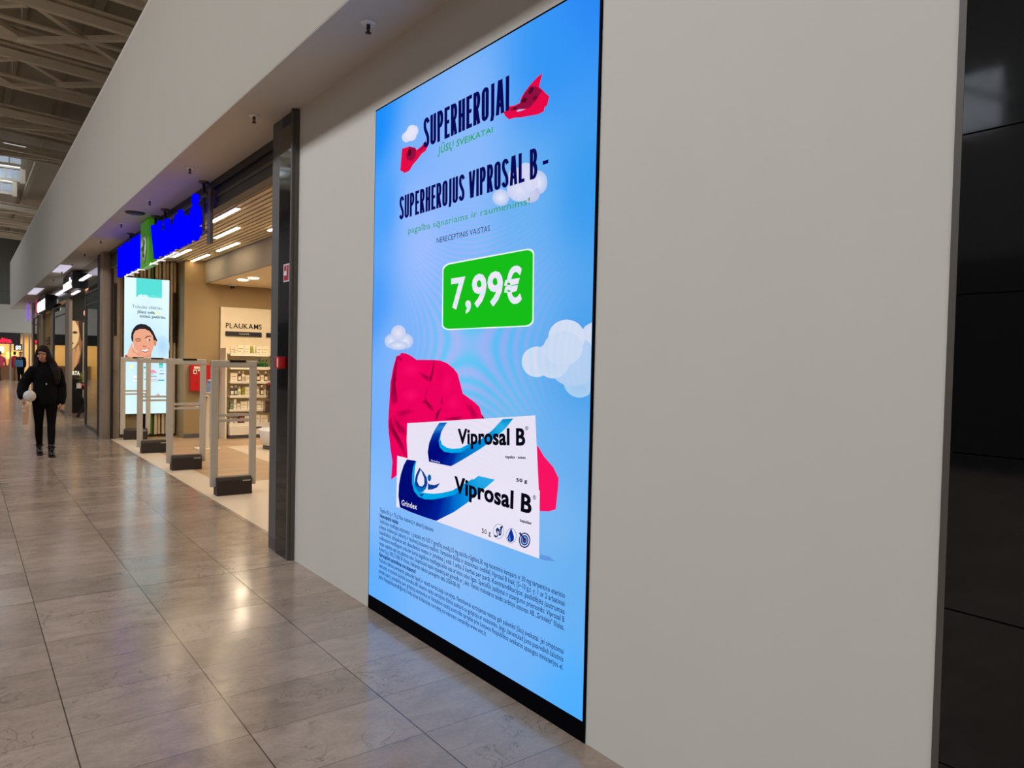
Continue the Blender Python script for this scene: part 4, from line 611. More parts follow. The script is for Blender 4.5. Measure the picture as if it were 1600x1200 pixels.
# ------------------------------------------------------------------ roof
def zr(x): return 8.0 - 0.05 * (x - 1.0)
rd = MB()
def deck(x0, x1, y0, y1):
    rd.bm.faces.new([rd.bm.verts.new(p) for p in ((x0, y0, zr(x0) + 0.75), (x1, y0, zr(x1) + 0.75), (x1, y1, zr(x1) + 0.75), (x0, y1, zr(x0) + 0.75))])
deck(-3.9, 5.2, -5, 30.2); deck(1.75, 5.2, 30.2, 38.0); deck(-3.9, 5.2, 38.0, 54); deck(-9.2, -6.5, -5, 54)
deck(-3.9, -2.5, 30.2, 38.0)
for x in (-9.0, -8.2, -7.4, -6.7, -3.7, -2.7, -1.5, -0.3, 0.9, 2.1, 3.3, 4.5):
    if -2.4 < x < 1.5:
        rd.box(x, x + 0.16, -5, 30.2, zr(x) + 0.56, zr(x) + 0.74); rd.box(x, x + 0.16, 38.0, 54, zr(x) + 0.56, zr(x) + 0.74)
    else: rd.box(x, x + 0.16, -5, 54, zr(x) + 0.56, zr(x) + 0.74)
struct(rd, 'ceiling', M['roof'])
# glazed roof light: frosted upstands and panes over the middle
M['frost'] = bpy.data.materials.new('frosted_pane'); M['frost'].use_nodes = True
_b = M['frost'].node_tree.nodes['Principled BSDF']; _b.inputs['Base Color'].default_value = (0.85, 0.9, 0.95, 1); _b.inputs['Roughness'].default_value = 0.6; _b.inputs['Transmission Weight'].default_value = 0.85
for k, (y, x1) in enumerate(((30.6, 1.6), (33.3, 1.72), (36.2, 1.6))):
    wp = MB(); wp.box(-2.4, x1, y, y + 0.02, 8.08, 8.46); wp.box(-2.4, x1, y + 0.02, y + 1.5, 8.44, 8.46)
    struct(wp, 'window_%d' % (k + 2), M['frost'])
    wf = MB()
    for x in (-2.4, -1.5, -0.6, 0.3, 1.25): wf.box(x, x + 0.03, y - 0.02, y + 0.04, 8.05, 8.5)
    wf.box(x1, x1 + 0.16, y - 0.05, y + 0.1, 7.95, 8.6); wf.box(-2.4, x1, y - 0.04, y + 0.05, 8.0, 8.08); wf.box(-2.4, x1, y - 0.04, y + 0.05, 8.46, 8.52); struct(wf, 'window_%d' % (k + 2), M['truss'])
def truss(y0, y1, label):
    t = thing('roof_truss', label, 'roof truss', (1.0, (y0 + y1) / 2, 7.9), 'pairs of roof beams across the hall')
    for y in (y0, y1):
        b = MB(); b.beam((-9, y, zr(-9)), (5.0, y, zr(5.0)), 0.14, 0.17); b.beam((-9, y, zr(-9) + 0.16), (5.0, y, zr(5.0) + 0.16), 0.3, 0.03); b.build('beam', M['truss'], t)
    d = MB(); n = 7
    for i in range(n):
        xa = -8.6 + i * 1.9; xb = xa + 1.9
        d.beam((xa, y0, zr(xa) + 0.05), (xb, y1, zr(xb) + 0.05), 0.12, 0.1); d.beam((xa, y1, zr(xa) - 0.06), (xb, y0, zr(xb) - 0.06), 0.12, 0.1)
    d.build('bracing', M['truss'], t)
def pipe(y, z, x0=-9):
    p = MB(); p.tube((x0, y, zr(x0) + z), (5.0, y, zr(5.0) + z), 0.05)
    for x in (-6.2, -2.8, 0.9): p.tube((x, y, zr(x) + z), (x, y, zr(x) + 0.75), 0.012)
    return p
pairs = [(9.6, 11.5, 'first'), (12.9, 14.8, 'second'), (16.2, 18.2, 'third'), (19.3, 21.4, 'fourth'), (24.0, 25.2, 'fifth'), (27.9, 28.8, 'sixth'), (39.2, 40.3, 'seventh'), (43.5, 44.6, 'eighth'), (48.0, 49.0, 'ninth')]
for a, b, s in pairs:
    truss(a, b, 'beige steel roof truss across the hall, %s pair from nearest' % s)
for y, z, s in ((17.0, -0.1, 'just above the nearest visible beams'), (20.4, -0.12, 'hanging below the X-braced beams'), (26.4, 0.1, 'in the bay before the roof light')):
    tag(pipe(y, z).build('ceiling_pipe', M['truss']), 'thin pale sprinkler pipe under the roof, ' + s, 'pipe', 'pipes under the roof')

# ------------------------------------------------------------------ advertising screen
Y1, Y0 = 4.196, 2.176
ad = thing('advertising_screen', 'tall LED advertising screen on the grey wall with a sky-blue pharmacy advert priced 7,99€', 'screen', (XW, (Y0 + Y1) / 2, 0.0))
bz = MB(); bz.box(XW - 0.006, XW - 0.0005, Y0, Y1, 0.0, 3.125); b_ = bz.build('bezel', M['bezel'], ad, bevel=0.002)
def gradient(u, v):
    pts = [((0.0, 3.0), (22, 140, 250)), ((0.15, 2.5), (70, 160, 252)), ((0.5, 2.75), (120, 178, 252)), ((1.0, 2.75), (135, 186, 252)), ((1.7, 2.9), (50, 150, 245)), ((2.0, 3.1), (40, 135, 245)), ((2.0, 2.3), (55, 155, 238)),
           ((0.0, 1.9), (70, 155, 250)), ((0.6, 2.2), (155, 190, 255)), ((0.5, 2.45), (150, 188, 255)), ((1.1, 2.45), (138, 186, 252)), ((1.1, 2.1), (140, 185, 250)), ((1.5, 1.9), (118, 180, 242)), ((1.5, 2.3), (105, 178, 242)), ((2.0, 1.6), (70, 160, 235)), ((0.3, 1.6), (125, 180, 250)), ((0.0, 1.3), (115, 178, 252)), ((1.0, 1.6), (135, 192, 245)),
           ((1.4, 1.3), (118, 186, 240)), ((2.0, 1.1), (100, 172, 238)), ((1.8, 0.9), (122, 184, 240)), ((0.1, 0.7), (130, 188, 252)), ((1.0, 0.6), (138, 190, 247)), ((2.0, 0.7), (100, 175, 240)), ((0.0, 0.15), (95, 175, 255)), ((1.0, 0.15), (115, 182, 255)), ((2.0, 0.12), (75, 175, 255)), ((1.6, 0.4), (112, 180, 250))]
    sw = 0; c = [0, 0, 0]
    for (a, b), k in pts:
        q = 1 / (((u - a) ** 2 + (v - b) ** 2) + 0.02) ** 1.6; sw += q
        for i in range(3): c[i] += k[i] * q
    return tuple(x / sw for x in c)
bm = bmesh.new(); cl = bm.loops.layers.float_color.new('Col'); NU, NV = 24, 36
U0, U1, V0, V1 = 0.008, 2.006, 0.088, 3.115
g = [[bm.verts.new((XW - 0.0065, Y1 - (U0 + (U1 - U0) * i / NU), V0 + (V1 - V0) * j / NV)) for j in range(NV + 1)] for i in range(NU + 1)]
for i in range(NU):
    for j in range(NV):
        f = bm.faces.new((g[i][j], g[i + 1][j], g[i + 1][j + 1], g[i][j + 1]))
        for lp in f.loops: lp[cl] = (*lin(gradient(Y1 - lp.vert.co.y, lp.vert.co.z)), 1)
me = bpy.data.meshes.new('display'); bm.to_mesh(me); bm.free(); me.materials.append(M['display']); me.transform(Matrix.Translation((-XW, -(Y0 + Y1) / 2, 0)))
o = bpy.data.objects.new('display', me); COL.objects.link(o); o.parent = ad
image_art(SCREEN_ART, lambda a, b, l: (XW - 0.0068 - l, Y1 - min(a, U1), b), M['display'], ad, 0.00005)

# ------------------------------------------------------------------ black tiled cladding, right edge
tc_ = thing('tiled_column', 'glossy black tiled column with steel edge strip at the right of the frame', 'column', (2.1, 0.0, 0.0))
zs_ = [0.155 + 0.4025 * k for k in range(9)]
b = MB(); b.box(2.045, 2.24, -2.5, 0.812, 0, ZS - 0.002); b.build('core', M['grout'], tc_)
for k in range(-1, 8):
    z0 = max(0.0, 0.155 + 0.4025 * k); z1 = min(0.155 + 0.4025 * (k + 1), ZS)
    MB().box(2.02, 2.045, -2.5, 0.811, z0 + 0.0012, z1 - 0.0012).build('tile_panel', M['tile'], tc_, bevel=0.0012, seg=1)
b = MB(); b.box(2.024, 2.07, 0.812, 0.822, 0, ZS - 0.002); b.box(2.034, 2.07, 0.822, 0.834, 0, ZS - 0.002); b.build('edge_strip', M['steel'], tc_)

# near column between the wall and the pharmacy
nc = thing('tiled_column', 'slim black tiled column with grey metal trims beside the pharmacy entrance', 'column', (2.1, 5.7, 0.0))
b = MB(); b.box(2.03, 2.24, 5.54, 5.80, 0.0, ZS - 0.002); b.build('core', M['grout'], nc)
for k in range(-1, 8):
    z0 = max(0.0, 0.155 + 0.4025 * k); z1 = min(0.155 + 0.4025 * (k + 1), ZS)
    MB().box(2.012, 2.03, 5.545, 5.80, z0 + 0.001, z1 - 0.001).build('tile_panel', M['tile'], nc)
b = MB(); b.box(2.008, 2.045, 5.515, 5.545, 0, ZS - 0.002); b.box(2.03, 2.07, 5.502, 5.515, 0, ZS - 0.002); b.build('edge_strip', M['steel'], nc)
b = MB(); b.box(2.03, 2.2, 5.80, 6.02, 0.0, ZS - 0.002); b.build('door_jamb', M['steel2'], nc, bevel=0.004); MB().box(2.026, 2.03, 5.82, 6.0, 0.0, 0.09).build('kick_plate', M['steel'], nc)
st = MB(); st.box(2.008, 2.011, 5.55, 5.672, 2.165, 2.303)
s_ = st.build('safety_sign', mat('sign_white', (225, 220, 225), 0.5)); tag(s_, 'small red and white safety sign high on the slim black column', 'sign')
st = MB(); st.box(2.0065, 2.008, 5.56, 5.60, 2.175, 2.293); st.box(2.0065, 2.008, 5.61, 5.655, 2.25, 2.293); st.box(2.0065, 2.008, 5.605, 5.66, 2.175, 2.215)
st.build('red_symbol', mat('sign_red', (170, 30, 45), 0.5), s_)
st = MB(); st.box(1.955, 2.011, 5.60, 5.70, 1.488, 1.582); s_ = st.build('call_point', M['red'], bevel=0.006); tag(s_, 'red fire alarm call point at mid height on the slim black column', 'alarm button')
st = MB(); st.box(1.953, 1.956, 5.615, 5.64, 1.50, 1.57); st.build('label', M['white'], s_)

# ------------------------------------------------------------------ sprinklers and vent on the soffit
sp0 = thing('sprinkler', 'white ceiling sprinkler on the soffit, nearest one, above the screen wall', 'sprinkler', (1.835, 3.86, ZS), 'sprinklers along the soffit')
b = MB(); b.lathe((1.835, 3.86, ZS), [(0.006, -0.012), (0.038, -0.010), (0.045, -0.004), (0.046, 0.0)], 24); b.build('rosette', M['white'], sp0)
b = MB(); b.tube((1.835, 3.86, ZS - 0.012), (1.835, 3.86, ZS - 0.03), 0.011); b.tube((1.826, 3.86, ZS - 0.03), (1.830, 3.86, ZS - 0.056), 0.003); b.tube((1.844, 3.86, ZS - 0.03), (1.840, 3.86, ZS - 0.056), 0.003); b.tube((1.835, 3.86, ZS - 0.03), (1.835, 3.86, ZS - 0.055), 0.003); b.build('nozzle', M['charcoal'], sp0)
b = MB(); b.lathe((1.835, 3.86, ZS - 0.06), [(0.004, 0), (0.018, 0.001), (0.018, 0.003), (0.004, 0.005)], 16); b.build('deflector', M['charcoal'], sp0)
spl = {5.89: 'above the slim black column', 7.93: 'beside the near end of the blue pharmacy sign', 9.92: 'beside the middle of the blue pharmacy sign', 11.93: 'just past the round vent', 13.9: 'past the far end of the pharmacy sign', 15.9: 'at the bronze pillar', 17.9: 'before the first far shop sign', 19.9: 'over the first far shop sign', 21.9: 'between the two far shop signs'}
for y, s in spl.items(): copy_tree(sp0, None, (0, y - 3.86, 0), 'white ceiling sprinkler on the soffit, ' + s)
b = MB(); b.lathe((1.84, 10.9, ZS - 0.02), [(0.03, 0.0), (0.11, 0.002), (0.12, 0.012), (0.125, 0.02)], 28); tag(b.build('ceiling_speaker', M['charcoal']), 'round dark flush ceiling vent on the purple-lit soffit', 'vent')

for (y0, y1, s) in ((18.35, 20.15, 'nearer one, by the first far shop sign'), (25.35, 28.3, 'farther one, by the second far shop sign')):
    b = MB(); b.box(1.66, 1.90, y0, y1, ZS - 0.006, ZS - 0.0005); o = b.build('light_panel', M['litpanel']); tag(o, 'flush lit panel in the far soffit, ' + s, 'ceiling light', 'lit panels in the far soffit')

# ------------------------------------------------------------------ pharmacy front
sh = thing('roller_shutter', 'grey ribbed roller shutter housing above the pharmacy entrance', 'shutter', (2.3, 10.5, 3.2))
b = MB(); b.box(2.24, 2.55, 6.02, 15.4, 3.36, ZS); b.build('upper_box', M['charcoal'], sh)
b = MB(); b.box(2.165, 2.24, 6.02, 15.4, 3.40, ZS - 0.001); b.box(2.19, 2.3, 6.02, 15.4, 3.33, 3.40); b.box(2.2, 2.26, 6.02, 15.4, 3.30, 3.33); b.build('rail', M['black'], sh)
b = MB(); b.box(2.175, 2.24, 6.02, 15.4, 3.28, 3.315); b.box(2.19, 2.32, 6.02, 15.4, 3.22, 3.28); b.box(2.17, 2.24, 6.02, 15.4, 3.17, 3.22); b.build('guide', M['steel2'], sh)
struct(MB().box(2.56, 3.76, 5.9, 15.9, 3.47, 3.5), 'ceiling', M['slatd'])
b = MB(); x = 2.33
while x < 3.72:
    b.box(x, x + 0.055, 5.92, 15.55, 3.415, 3.455); x += 0.083
struct(b, 'ceiling', M['slat'])
b = MB(); b.box(3.75, 3.80, 5.9, 14.93, 3.0, 3.5); struct(b, 'wall_bulkhead', mat('bulkhead_grey', (158, 152, 140), 0.7))
struct(MB().box(3.80, 7.2, 5.9, 15.2, 3.0, 3.05), 'ceiling', mat('lower_ceiling', (235, 215, 180), 0.7))
struct(MB().box(7.1, 7.2, 5.9, 15.9, 0, 3.6), 'wall_shop', M['beige'])
struct(MB().box(3.43, 7.2, 14.97, 15.1, 0, 3.5), 'wall_shop', M['beige'])
struct(MB().box(3.38, 4.02, 14.93, 14.97, 0, 3.44), 'wall_shop', M['beige'])
struct(MB().box(3.38, 4.02, 14.92, 14.93, 0, 0.08), 'baseboard_shop', M['steel2'])
struct(MB().box(2.2, 3.43, 15.62, 15.75, 0, 3.5), 'wall_shop', M['slatd'])
struct(MB().box(3.38, 3.43, 14.97, 15.65, 0, 3.45), 'wall_shop', M['beige'])
sw_ = thing('slat_wall', 'beige vertical slat wall behind the lit skin care poster', 'slat wall', (2.85, 15.5, 0.0))
for i in range(17):
    x = 2.235 + i * 0.0665
    b = MB(); b.box(x, x + 0.045, 15.42 if i % 2 else 15.47, 15.62, 0.05 if not 1 < i < 8 else 0.5, 3.4); o = b.build('slat', M['greenl'] if i == 10 else M['slat'], sw_, bevel=0.003, seg=1)
    if i == 10: o['label'] = 'green slat'
MB().box(2.37, 2.82, 15.47, 15.6, 0.16, 0.5).build('lower_panel', M['beige'], sw_)
for x, z0, z1, s in ((2.262, 1.93, 2.91, 'left'), (3.285, 1.83, 2.81, 'right')):
    b = MB(); b.box(x, x + 0.04, 15.36, 15.41, z0, z1); tag(b.build('wall_bar', M['black'], bevel=0.004), 'long black vertical bar on the slat wall, %s of the lit poster' % s, 'bar', 'black bars beside the lit poster')
# lit poster
po = thing('lit_poster', 'tall backlit skin care poster with a winking woman on the slat wall', 'poster', (2.8, 15.4, 0.46))
MB().box(2.415, 3.215, 15.385, 15.42, 0.45, 3.05).build('frame', M['steel2'], po)
bm = bmesh.new(); cl = bm.loops.layers.float_color.new('Col')
def pg(x, z):
    t = (z - 0.45) / 2.6; a = (x - 2.42) / 0.8
    base_ = [(205, 232, 232), (200, 228, 236), (186, 220, 236), (208, 232, 240), (214, 236, 242)]
    i = min(3, int(t * 4)); q = t * 4 - i; edge = 8 * abs(a - 0.5) * 2
    return tuple(min(255, base_[i][k] * (1 - q) + base_[i + 1][k] * q + edge) for k in range(3))
for i in range(6):
    for j in range(14):
        q = [(2.425 + 0.78 * (i + a) / 6, 0.46 + 2.58 * (j + c) / 14) for a, c in ((0, 0), (1, 0), (1, 1), (0, 1))]
        f = bm.faces.new([bm.verts.new((x, 15.383, z)) for x, z in q])
        for lp, (x, z) in zip(f.loops, q): lp[cl] = (*lin(pg(x, z)), 1)
me = bpy.data.meshes.new('print'); bm.to_mesh(me); bm.free(); me.materials.append(M['poster']); me.transform(Matrix.Translation((-2.8, -15.4, -0.46)))
o = bpy.data.objects.new('print', me); COL.objects.link(o); o.parent = po
image_art(POSTER_ART, lambda a, b, l: (a, 15.382 - l, b), M['poster'], po, 0.0002)

# hanging sign: blue letters, green emblem panel
sg = thing('shop_sign', 'bright blue pharmacy sign lettering with a green emblem hanging under the soffit', 'sign', (2.07, 11.0, 2.85))
def sign_word(s, ya, yb, z0, cap, name, bold):
    for_ = lambda u, v: (2.03, ya + (yb - ya) * u, z0 + cap * v)
    put_text(MB(), s, for_, bold, 3, (0.05, 0, 0))
    mb = MB(); put_text(mb, s, for_, bold, 3, (0.05, 0, 0)); return mb.build(name, M['blue'], sg)
sign_word('BENU', 13.55, 11.80, 2.875, 0.44, 'word', 0.042)
sign_word('Vaistinė', 10.90, 8.40, 2.885, 0.43, 'word', 0.038)
b = MB(); b.box(2.02, 2.12, 10.98, 11.55, 2.80, 3.44); b.build('emblem_panel', M['green'], sg, bevel=0.01)
b = MB(); b.lathe((0, 0, 0), [(0.001, 0), (0.17, 0), (0.17, 0.01), (0.001, 0.01)], 24)
for v in b.bm.verts: x, y, z = v.co; v.co = (2.012 - z * 0.5, 11.26 + x * 1.0, 3.06 + y * 1.15)
b.build('emblem_ring', M['white'], sg)
b = MB(); c_ = M['greenl']
b.ball((2.005, 11.27, 3.15), 0.004, 0.035, 0.05); b.tube((2.005, 11.36, 3.05), (2.005, 11.18, 3.10), 0.014); b.tube((2.005, 11.30, 3.06), (2.005, 11.20, 2.94), 0.018); b.tube((2.005, 11.16, 3.16), (2.005, 11.24, 3.02), 0.014)
b.build('emblem_mark', c_, sg)
b = MB(); b.box(2.03, 2.045, 9.5, 12.9, 2.80, 2.815)
for i in range(8): b.box(2.03, 2.13, 9.55 + i * 0.45, 9.575 + i * 0.45, 2.815, 2.83)
b.build('bottom_rail', M['rail'], sg)
b = MB(); b.box(2.085, 2.11, 8.3, 13.6, 3.30, 3.33); b.box(2.085, 2.11, 8.3, 13.6, 2.9, 2.93); b.box(2.10, 2.13, 8.18, 8.30, 2.78, 3.36); b.build('back_frame', M['steel'], sg)
for y in (8.45, 10.37, 10.95, 12.8):
    b = MB(); b.lathe((2.1, y, ZS - 0.025), [(0.03, 0), (0.045, 0.004), (0.055, 0.02), (0.055, 0.025)], 20); b.tube((2.1, y, 2.9), (2.1, y, ZS - 0.02), 0.016); b.build('hanger', M['steel'], sg)

# security gates
def make_gate(Y, x0=2.225):
    g_ = thing('security_gate', 'x', 'security gate', (x0 + 0.255, Y, 0.0), 'security gates across the pharmacy entrance')
    b = MB(); b.box(x0, x0 + 0.085, Y + 0.04, Y + 0.075, 0.10, 1.53); b.build('post', M['gate'], g_, bevel=0.008)
    b = MB(); b.box(x0 + 0.43, x0 + 0.51, Y + 0.04, Y + 0.075, 0.10, 1.53); b.build('post', M['gate'], g_, bevel=0.008)
    b = MB(); b.box(x0 + 0.0, x0 + 0.51, Y + 0.035, Y + 0.08, 1.455, 1.535); b.build('top_bar', M['gate'], g_, bevel=0.012)
    b = MB(); b.box(x0 + 0.2, x0 + 0.38, Y + 0.03, Y + 0.082, 1.515, 1.54); b.build('indicator', M['black'], g_)
    b = MB(); b.box(x0 + 0.08, x0 + 0.44, Y + 0.045, Y + 0.07, 0.895, 0.925); b.box(x0 + 0.08, x0 + 0.44, Y + 0.045, Y + 0.07, 0.835, 0.865); b.build('middle_rail', M['gate'], g_, bevel=0.004)
    b = MB(); b.prism([(x0 + 0.06, Y - 0.02, 0.0), (x0 + 0.06, Y + 0.13, 0.0), (x0 + 0.06, Y + 0.12, 0.205), (x0 + 0.06, Y + 0.01, 0.205), (x0 + 0.06, Y - 0.015, 0.17)], (0.39, 0, 0)); b.build('base_box', M['charcoal'], g_, bevel=0.006)
    b = MB(); b.box(x0 + 0.34, x0 + 0.43, Y - 0.0205, Y - 0.018, 0.155, 0.166); b.build('badge', M['gate'], g_)
    return g_
g0 = make_gate(8.52); g0['label'] = 'grey open-frame security gate with black base, nearest of the four'
for y, dx, s in ((10.73, 0, 'second nearest of the four'), (12.85, 0.0, 'third nearest of the four'), (15.05, 0.1, 'farthest, before the slat wall')):
    copy_tree(g0, None, (dx, y - 8.52, 0), 'grey open-frame security gate with black base, ' + s)

# ceiling lights in the pharmacy
l0 = thing('linear_light', 'x', 'ceiling light', (2.69, 9.82, 3.41), 'linear lights in the slatted ceiling')
MB().box(2.66, 2.72, 9.22, 10.42, 3.395, 3.46).build('housing', M['white'], l0); MB().box(2.664, 2.716, 9.225, 10.415, 3.388, 3.395).build('diffuser', M['lamp'], l0)
l0['label'] = 'recessed linear light in slatted ceiling, first long one beside the shutter'
for x, y, s in ((2.69, 7.0, 'cut off by the slim black column'), (3.09, 11.15, 'second light down the diagonal'), (3.09, 8.4, 'small bright end beside the column, upper one'), (3.09, 13.9, 'left one above the slat wall'), (3.5, 12.55, 'third light down the diagonal'), (3.5, 9.9, 'small bright end beside the column, lower one'), (3.5, 14.3, 'farthest one at the back wall'), (2.69, 12.6, 'one behind the blue sign')):
    copy_tree(l0, None, (x - 2.69, y - 9.82, 0), 'recessed linear light, ' + s)
for x, y, s in ((4.10, 13.7, 'left'), (4.15, 13.25, 'right')):
    b = MB(); b.lathe((x, y, 2.985), [(0.02, 0.0), (0.075, 0.0), (0.09, 0.008), (0.09, 0.015)], 24); o = b.build('downlight', M['down']); tag(o, 'round recessed downlight in the lower ceiling, %s one of the pair' % s, 'downlight', 'downlights in the lower ceiling')
b = MB(); b.lathe((4.72, 13.95, 2.975), [(0.02, 0), (0.07, 0.005), (0.09, 0.02), (0.09, 0.025)], 24); tag(b.build('ceiling_speaker', M['shelfw']), 'pale round ceiling speaker in the lower ceiling near the column', 'speaker')
dc = thing('security_camera', 'small black dome camera on the lower pharmacy ceiling', 'camera', (4.20, 14.7, 3.0))
b = MB(); b.lathe((4.20, 14.7, 2.96), [(0.06, 0), (0.065, 0.02), (0.065, 0.04)], 20); b.build('base', M['white'], dc); b = MB(); b.ball((4.20, 14.7, 2.955), 0.052, 0.052, 0.045); b.build('dome', M['black'], dc)
# lamps at the two recessed downlights; the others added unseen to light the goods
for x, y in ((4.10, 13.7), (4.15, 13.25), (5.3, 13.6), (4.3, 11.4), (5.5, 11.6), (4.4, 9.2), (5.6, 9.2), (4.4, 7.2)):
    area('downlight_and_fill_lamp', (x, y, 2.98), (0, 0, 0), 0.22, 0.22, SHOP_W / 3.2, (1.0, 0.82, 0.58))

# fire cabinet
fc = thing('fire_cabinet', 'red fire hose cabinet with white stickers on the beige wall', 'cabinet', (3.68, 14.9, 0.9))
b = MB(); b.box(3.475, 3.90, 14.80, 14.93, 0.915, 1.42); b.build('body', M['red'], fc, bevel=0.006)
b = MB(); b.box(3.53, 3.72, 14.795, 14.80, 1.34, 1.385); b.box(3.52, 3.58, 14.795, 14.80, 1.24, 1.325); b.box(3.60, 3.70, 14.795, 14.80, 1.295, 1.325); b.box(3.65, 3.74, 14.795, 14.80, 1.11, 1.23); b.build('sticker', M['carton'], fc)
b = MB(); b.box(3.535, 3.565, 14.79, 14.795, 1.26, 1.305); b.box(3.675, 3.715, 14.79, 14.795, 1.14, 1.18); b.build('sticker_symbol', M['text'], fc)
b = MB(); b.tube((3.56, 14.785, 1.13), (3.56, 14.80, 1.13), 0.012); b.tube((3.62, 14.785, 1.13), (3.62, 14.80, 1.13), 0.008); b.build('lock', M['steel'], fc)

# brochure stand
bs_ = thing('brochure_stand', 'slim cream brochure stand with two sloping pockets inside the entrance', 'stand', (3.36, 13.0, 0.0))
b = MB(); b.box(3.31, 3.37, 13.03, 13.07, 0.02, 0.98); b.build('post', M['panel'], bs_, bevel=0.004)
b = MB(); b.box(3.16, 3.52, 12.86, 13.2, 0.0, 0.02); b.build('base_plate', M['panel'], bs_, bevel=0.004)
b = MB(); b.prism([(3.15, 12.98, 0.715), (3.30, 12.98, 0.70), (3.30, 13.05, 0.70), (3.15, 13.05, 0.715)], (0, 0, 0.02)); b.build('pocket', M['shelfw'], bs_)
b = MB(); b.box(3.27, 3.41, 12.97, 13.04, 0.955, 0.97); b.build('pocket', M['shelfw'], bs_)
M['brochure'] = mat('brochure_print', (120, 130, 170), 0.35, var=0.35, scale=14)
for (x0, z0, x1, z1, w_, s) in ((3.16, 0.74, 3.25, 0.93, 0.12, 'lower'), (3.28, 0.98, 3.36, 1.19, 0.12, 'upper')):
    b = MB(); b.prism([(x0, 12.97, z0), (x0 + w_, 12.97, z0 - 0.015), (x1 + w_ * 0.7, 13.03, z1 - 0.01), (x1 - 0.03, 13.03, z1)], (0, 0.02, 0)); o = b.build('brochure', [M['brochure']]); tag(o, 'blue-violet brochure in the %s pocket of the cream stand' % s, 'brochure', 'brochures on the cream stand')
    b = MB(); b.box(x1 - 0.02, x1 + 0.09, 12.985, 13.025, z1 - 0.03, z1 - 0.005); b.build('white_heading', M['carton'], o)

# ------------------------------------------------------------------ hair care shelving
su = thing('shelving_unit', 'cream wall shelving unit headed PLAUKAMS filled with hair care goods', 'shelving', (4.9, 14.7, 0.0))
MB().box(4.03, 6.6, 14.86, 14.96, 0.0, 2.56).build('back_panel', M['panel'], su, bevel=0.004)
MB().box(4.03, 4.06, 14.50, 14.86, 0.0, 1.75).build('side_panel', M['panel'], su)
SHZ = [1.665, 1.40, 1.125, 0.845, 0.575, 0.30]
for z in SHZ:
    for x0, x1 in ((4.11, 4.88), (4.90, 5.66), (5.68, 6.5)):
        b = MB(); b.box(x0, x1, 14.48, 14.86, z - 0.045, z - 0.015); b.box(x0, x1, 14.47, 14.485, z - 0.05, z - 0.002); b.build('shelf', M['shelfw'], su, bevel=0.002, seg=1)
        MB().box(x0 + 0.02, x1 - 0.02, 14.50, 14.515, z - 0.052, z - 0.045).build('light_strip', M['strip'], su)
for x0, x1 in ((4.11, 4.88), (4.90, 5.66), (5.68, 6.5)):
    b = MB(); b.box(x0, x1, 14.44, 14.86, 0.07, 0.25); o = b.build('drawer', M['shelfw'], su, bevel=0.003)
    b = MB(); b.box(x0 + 0.45, x0 + 0.6, 14.43, 14.44, 0.19, 0.22); b.build('handle', M['steel'], o)
MB().box(4.11, 6.5, 14.47, 14.86, 0.0, 0.07).build('plinth', M['steel2'], su)
b = MB(); put_letters(b, 'PLAUKAMS', lambda u, v: (4.125 + 0.70 * u, 14.85, 2.15 + 0.10 * v), 0.12, 0.006, 3, (0, 0.01, 0)); b.build('heading', M['text'], su)
for x0, x1 in ((4.12, 4.82), (4.92, 5.6)):
    b = MB(); b.box(x0, x1, 14.83, 14.86, 2.0, 2.085); o = b.build('category_strip', M['navy'], su)
    if x0 < 4.5: b = MB(); put_letters(b, 'PLAUKAMS', lambda u, v: (4.38 + 0.19 * u, 14.828, 2.028 + 0.03 * v), 0.1, 0.0, 2); b.build('strip_text', M['carton'], o)
b = MB(); b.lathe((0, 0, 0), [(0.001, 0), (0.05, 0), (0.05, 0.004), (0.001, 0.004)], 20)
for v in b.bm.verts: x, y, z = v.co; v.co = (5.08 + x, 14.855 - z, 2.23 + y * 0.9)
b.build('round_decal', mat('faint_decal', (196, 180, 142), 0.6), su)
# goods: one prototype per kind, copied along the shelves
def mk(name, c, label_c=None, shape='box', w=0.08, h=0.14, d=0.06):
    ms = [mat(name + '_body', c, 0.5, var=0.03), mat(name + '_label', label_c or (120, 100, 80), 0.5)]
    b = MB()
    if shape == 'box':
        b.box(-w / 2, w / 2, -d / 2, d / 2, 0, h); b.mi = 1; b.box(-w * 0.35, w * 0.35, -d / 2 - 0.001, -d / 2, h * 0.52, h * 0.60); b.box(-w * 0.35, w * 0.1, -d / 2 - 0.001, -d / 2, h * 0.2, h * 0.25)
    elif shape == 'bottle':
        b.lathe((0, 0, 0), [(w * 0.42, 0), (w / 2, 0.005), (w / 2, h * 0.62), (w * 0.2, h * 0.74), (w * 0.2, h * 0.8)], 14); b.mi = 1; b.tube((0, 0, h * 0.78), (0, 0, h), w * 0.24); b.box(-w * 0.36, w * 0.36, -w * 0.52, -w * 0.3, h * 0.15, h * 0.5)
    elif shape == 'tube':
        b.lathe((0, 0, 0), [(w * 0.42, 0), (w * 0.42, h * 0.12), (w * 0.5, h * 0.14), (w * 0.46, h * 0.6), (w * 0.4, h)], 14); b.mi = 1; b.tube((0, 0, 0), (0, 0, h * 0.12), w * 0.44)
    elif shape == 'jar':
        b.lathe((0, 0, 0), [(w * 0.45, 0), (w / 2, 0.004), (w / 2, h * 0.65), (w * 0.45, h * 0.68)], 14); b.mi = 1; b.lathe((0, 0, h * 0.66), [(w * 0.5, 0), (w * 0.5, h * 0.32), (w * 0.45, h * 0.34)], 14)
    bmesh.ops.recalc_face_normals(b.bm, faces=b.bm.faces); me = bpy.data.meshes.new(name); b.bm.to_mesh(me); b.bm.free()
    for m_ in ms: me.materials.append(m_)
    return me, w
C0 = (240, 226, 200)
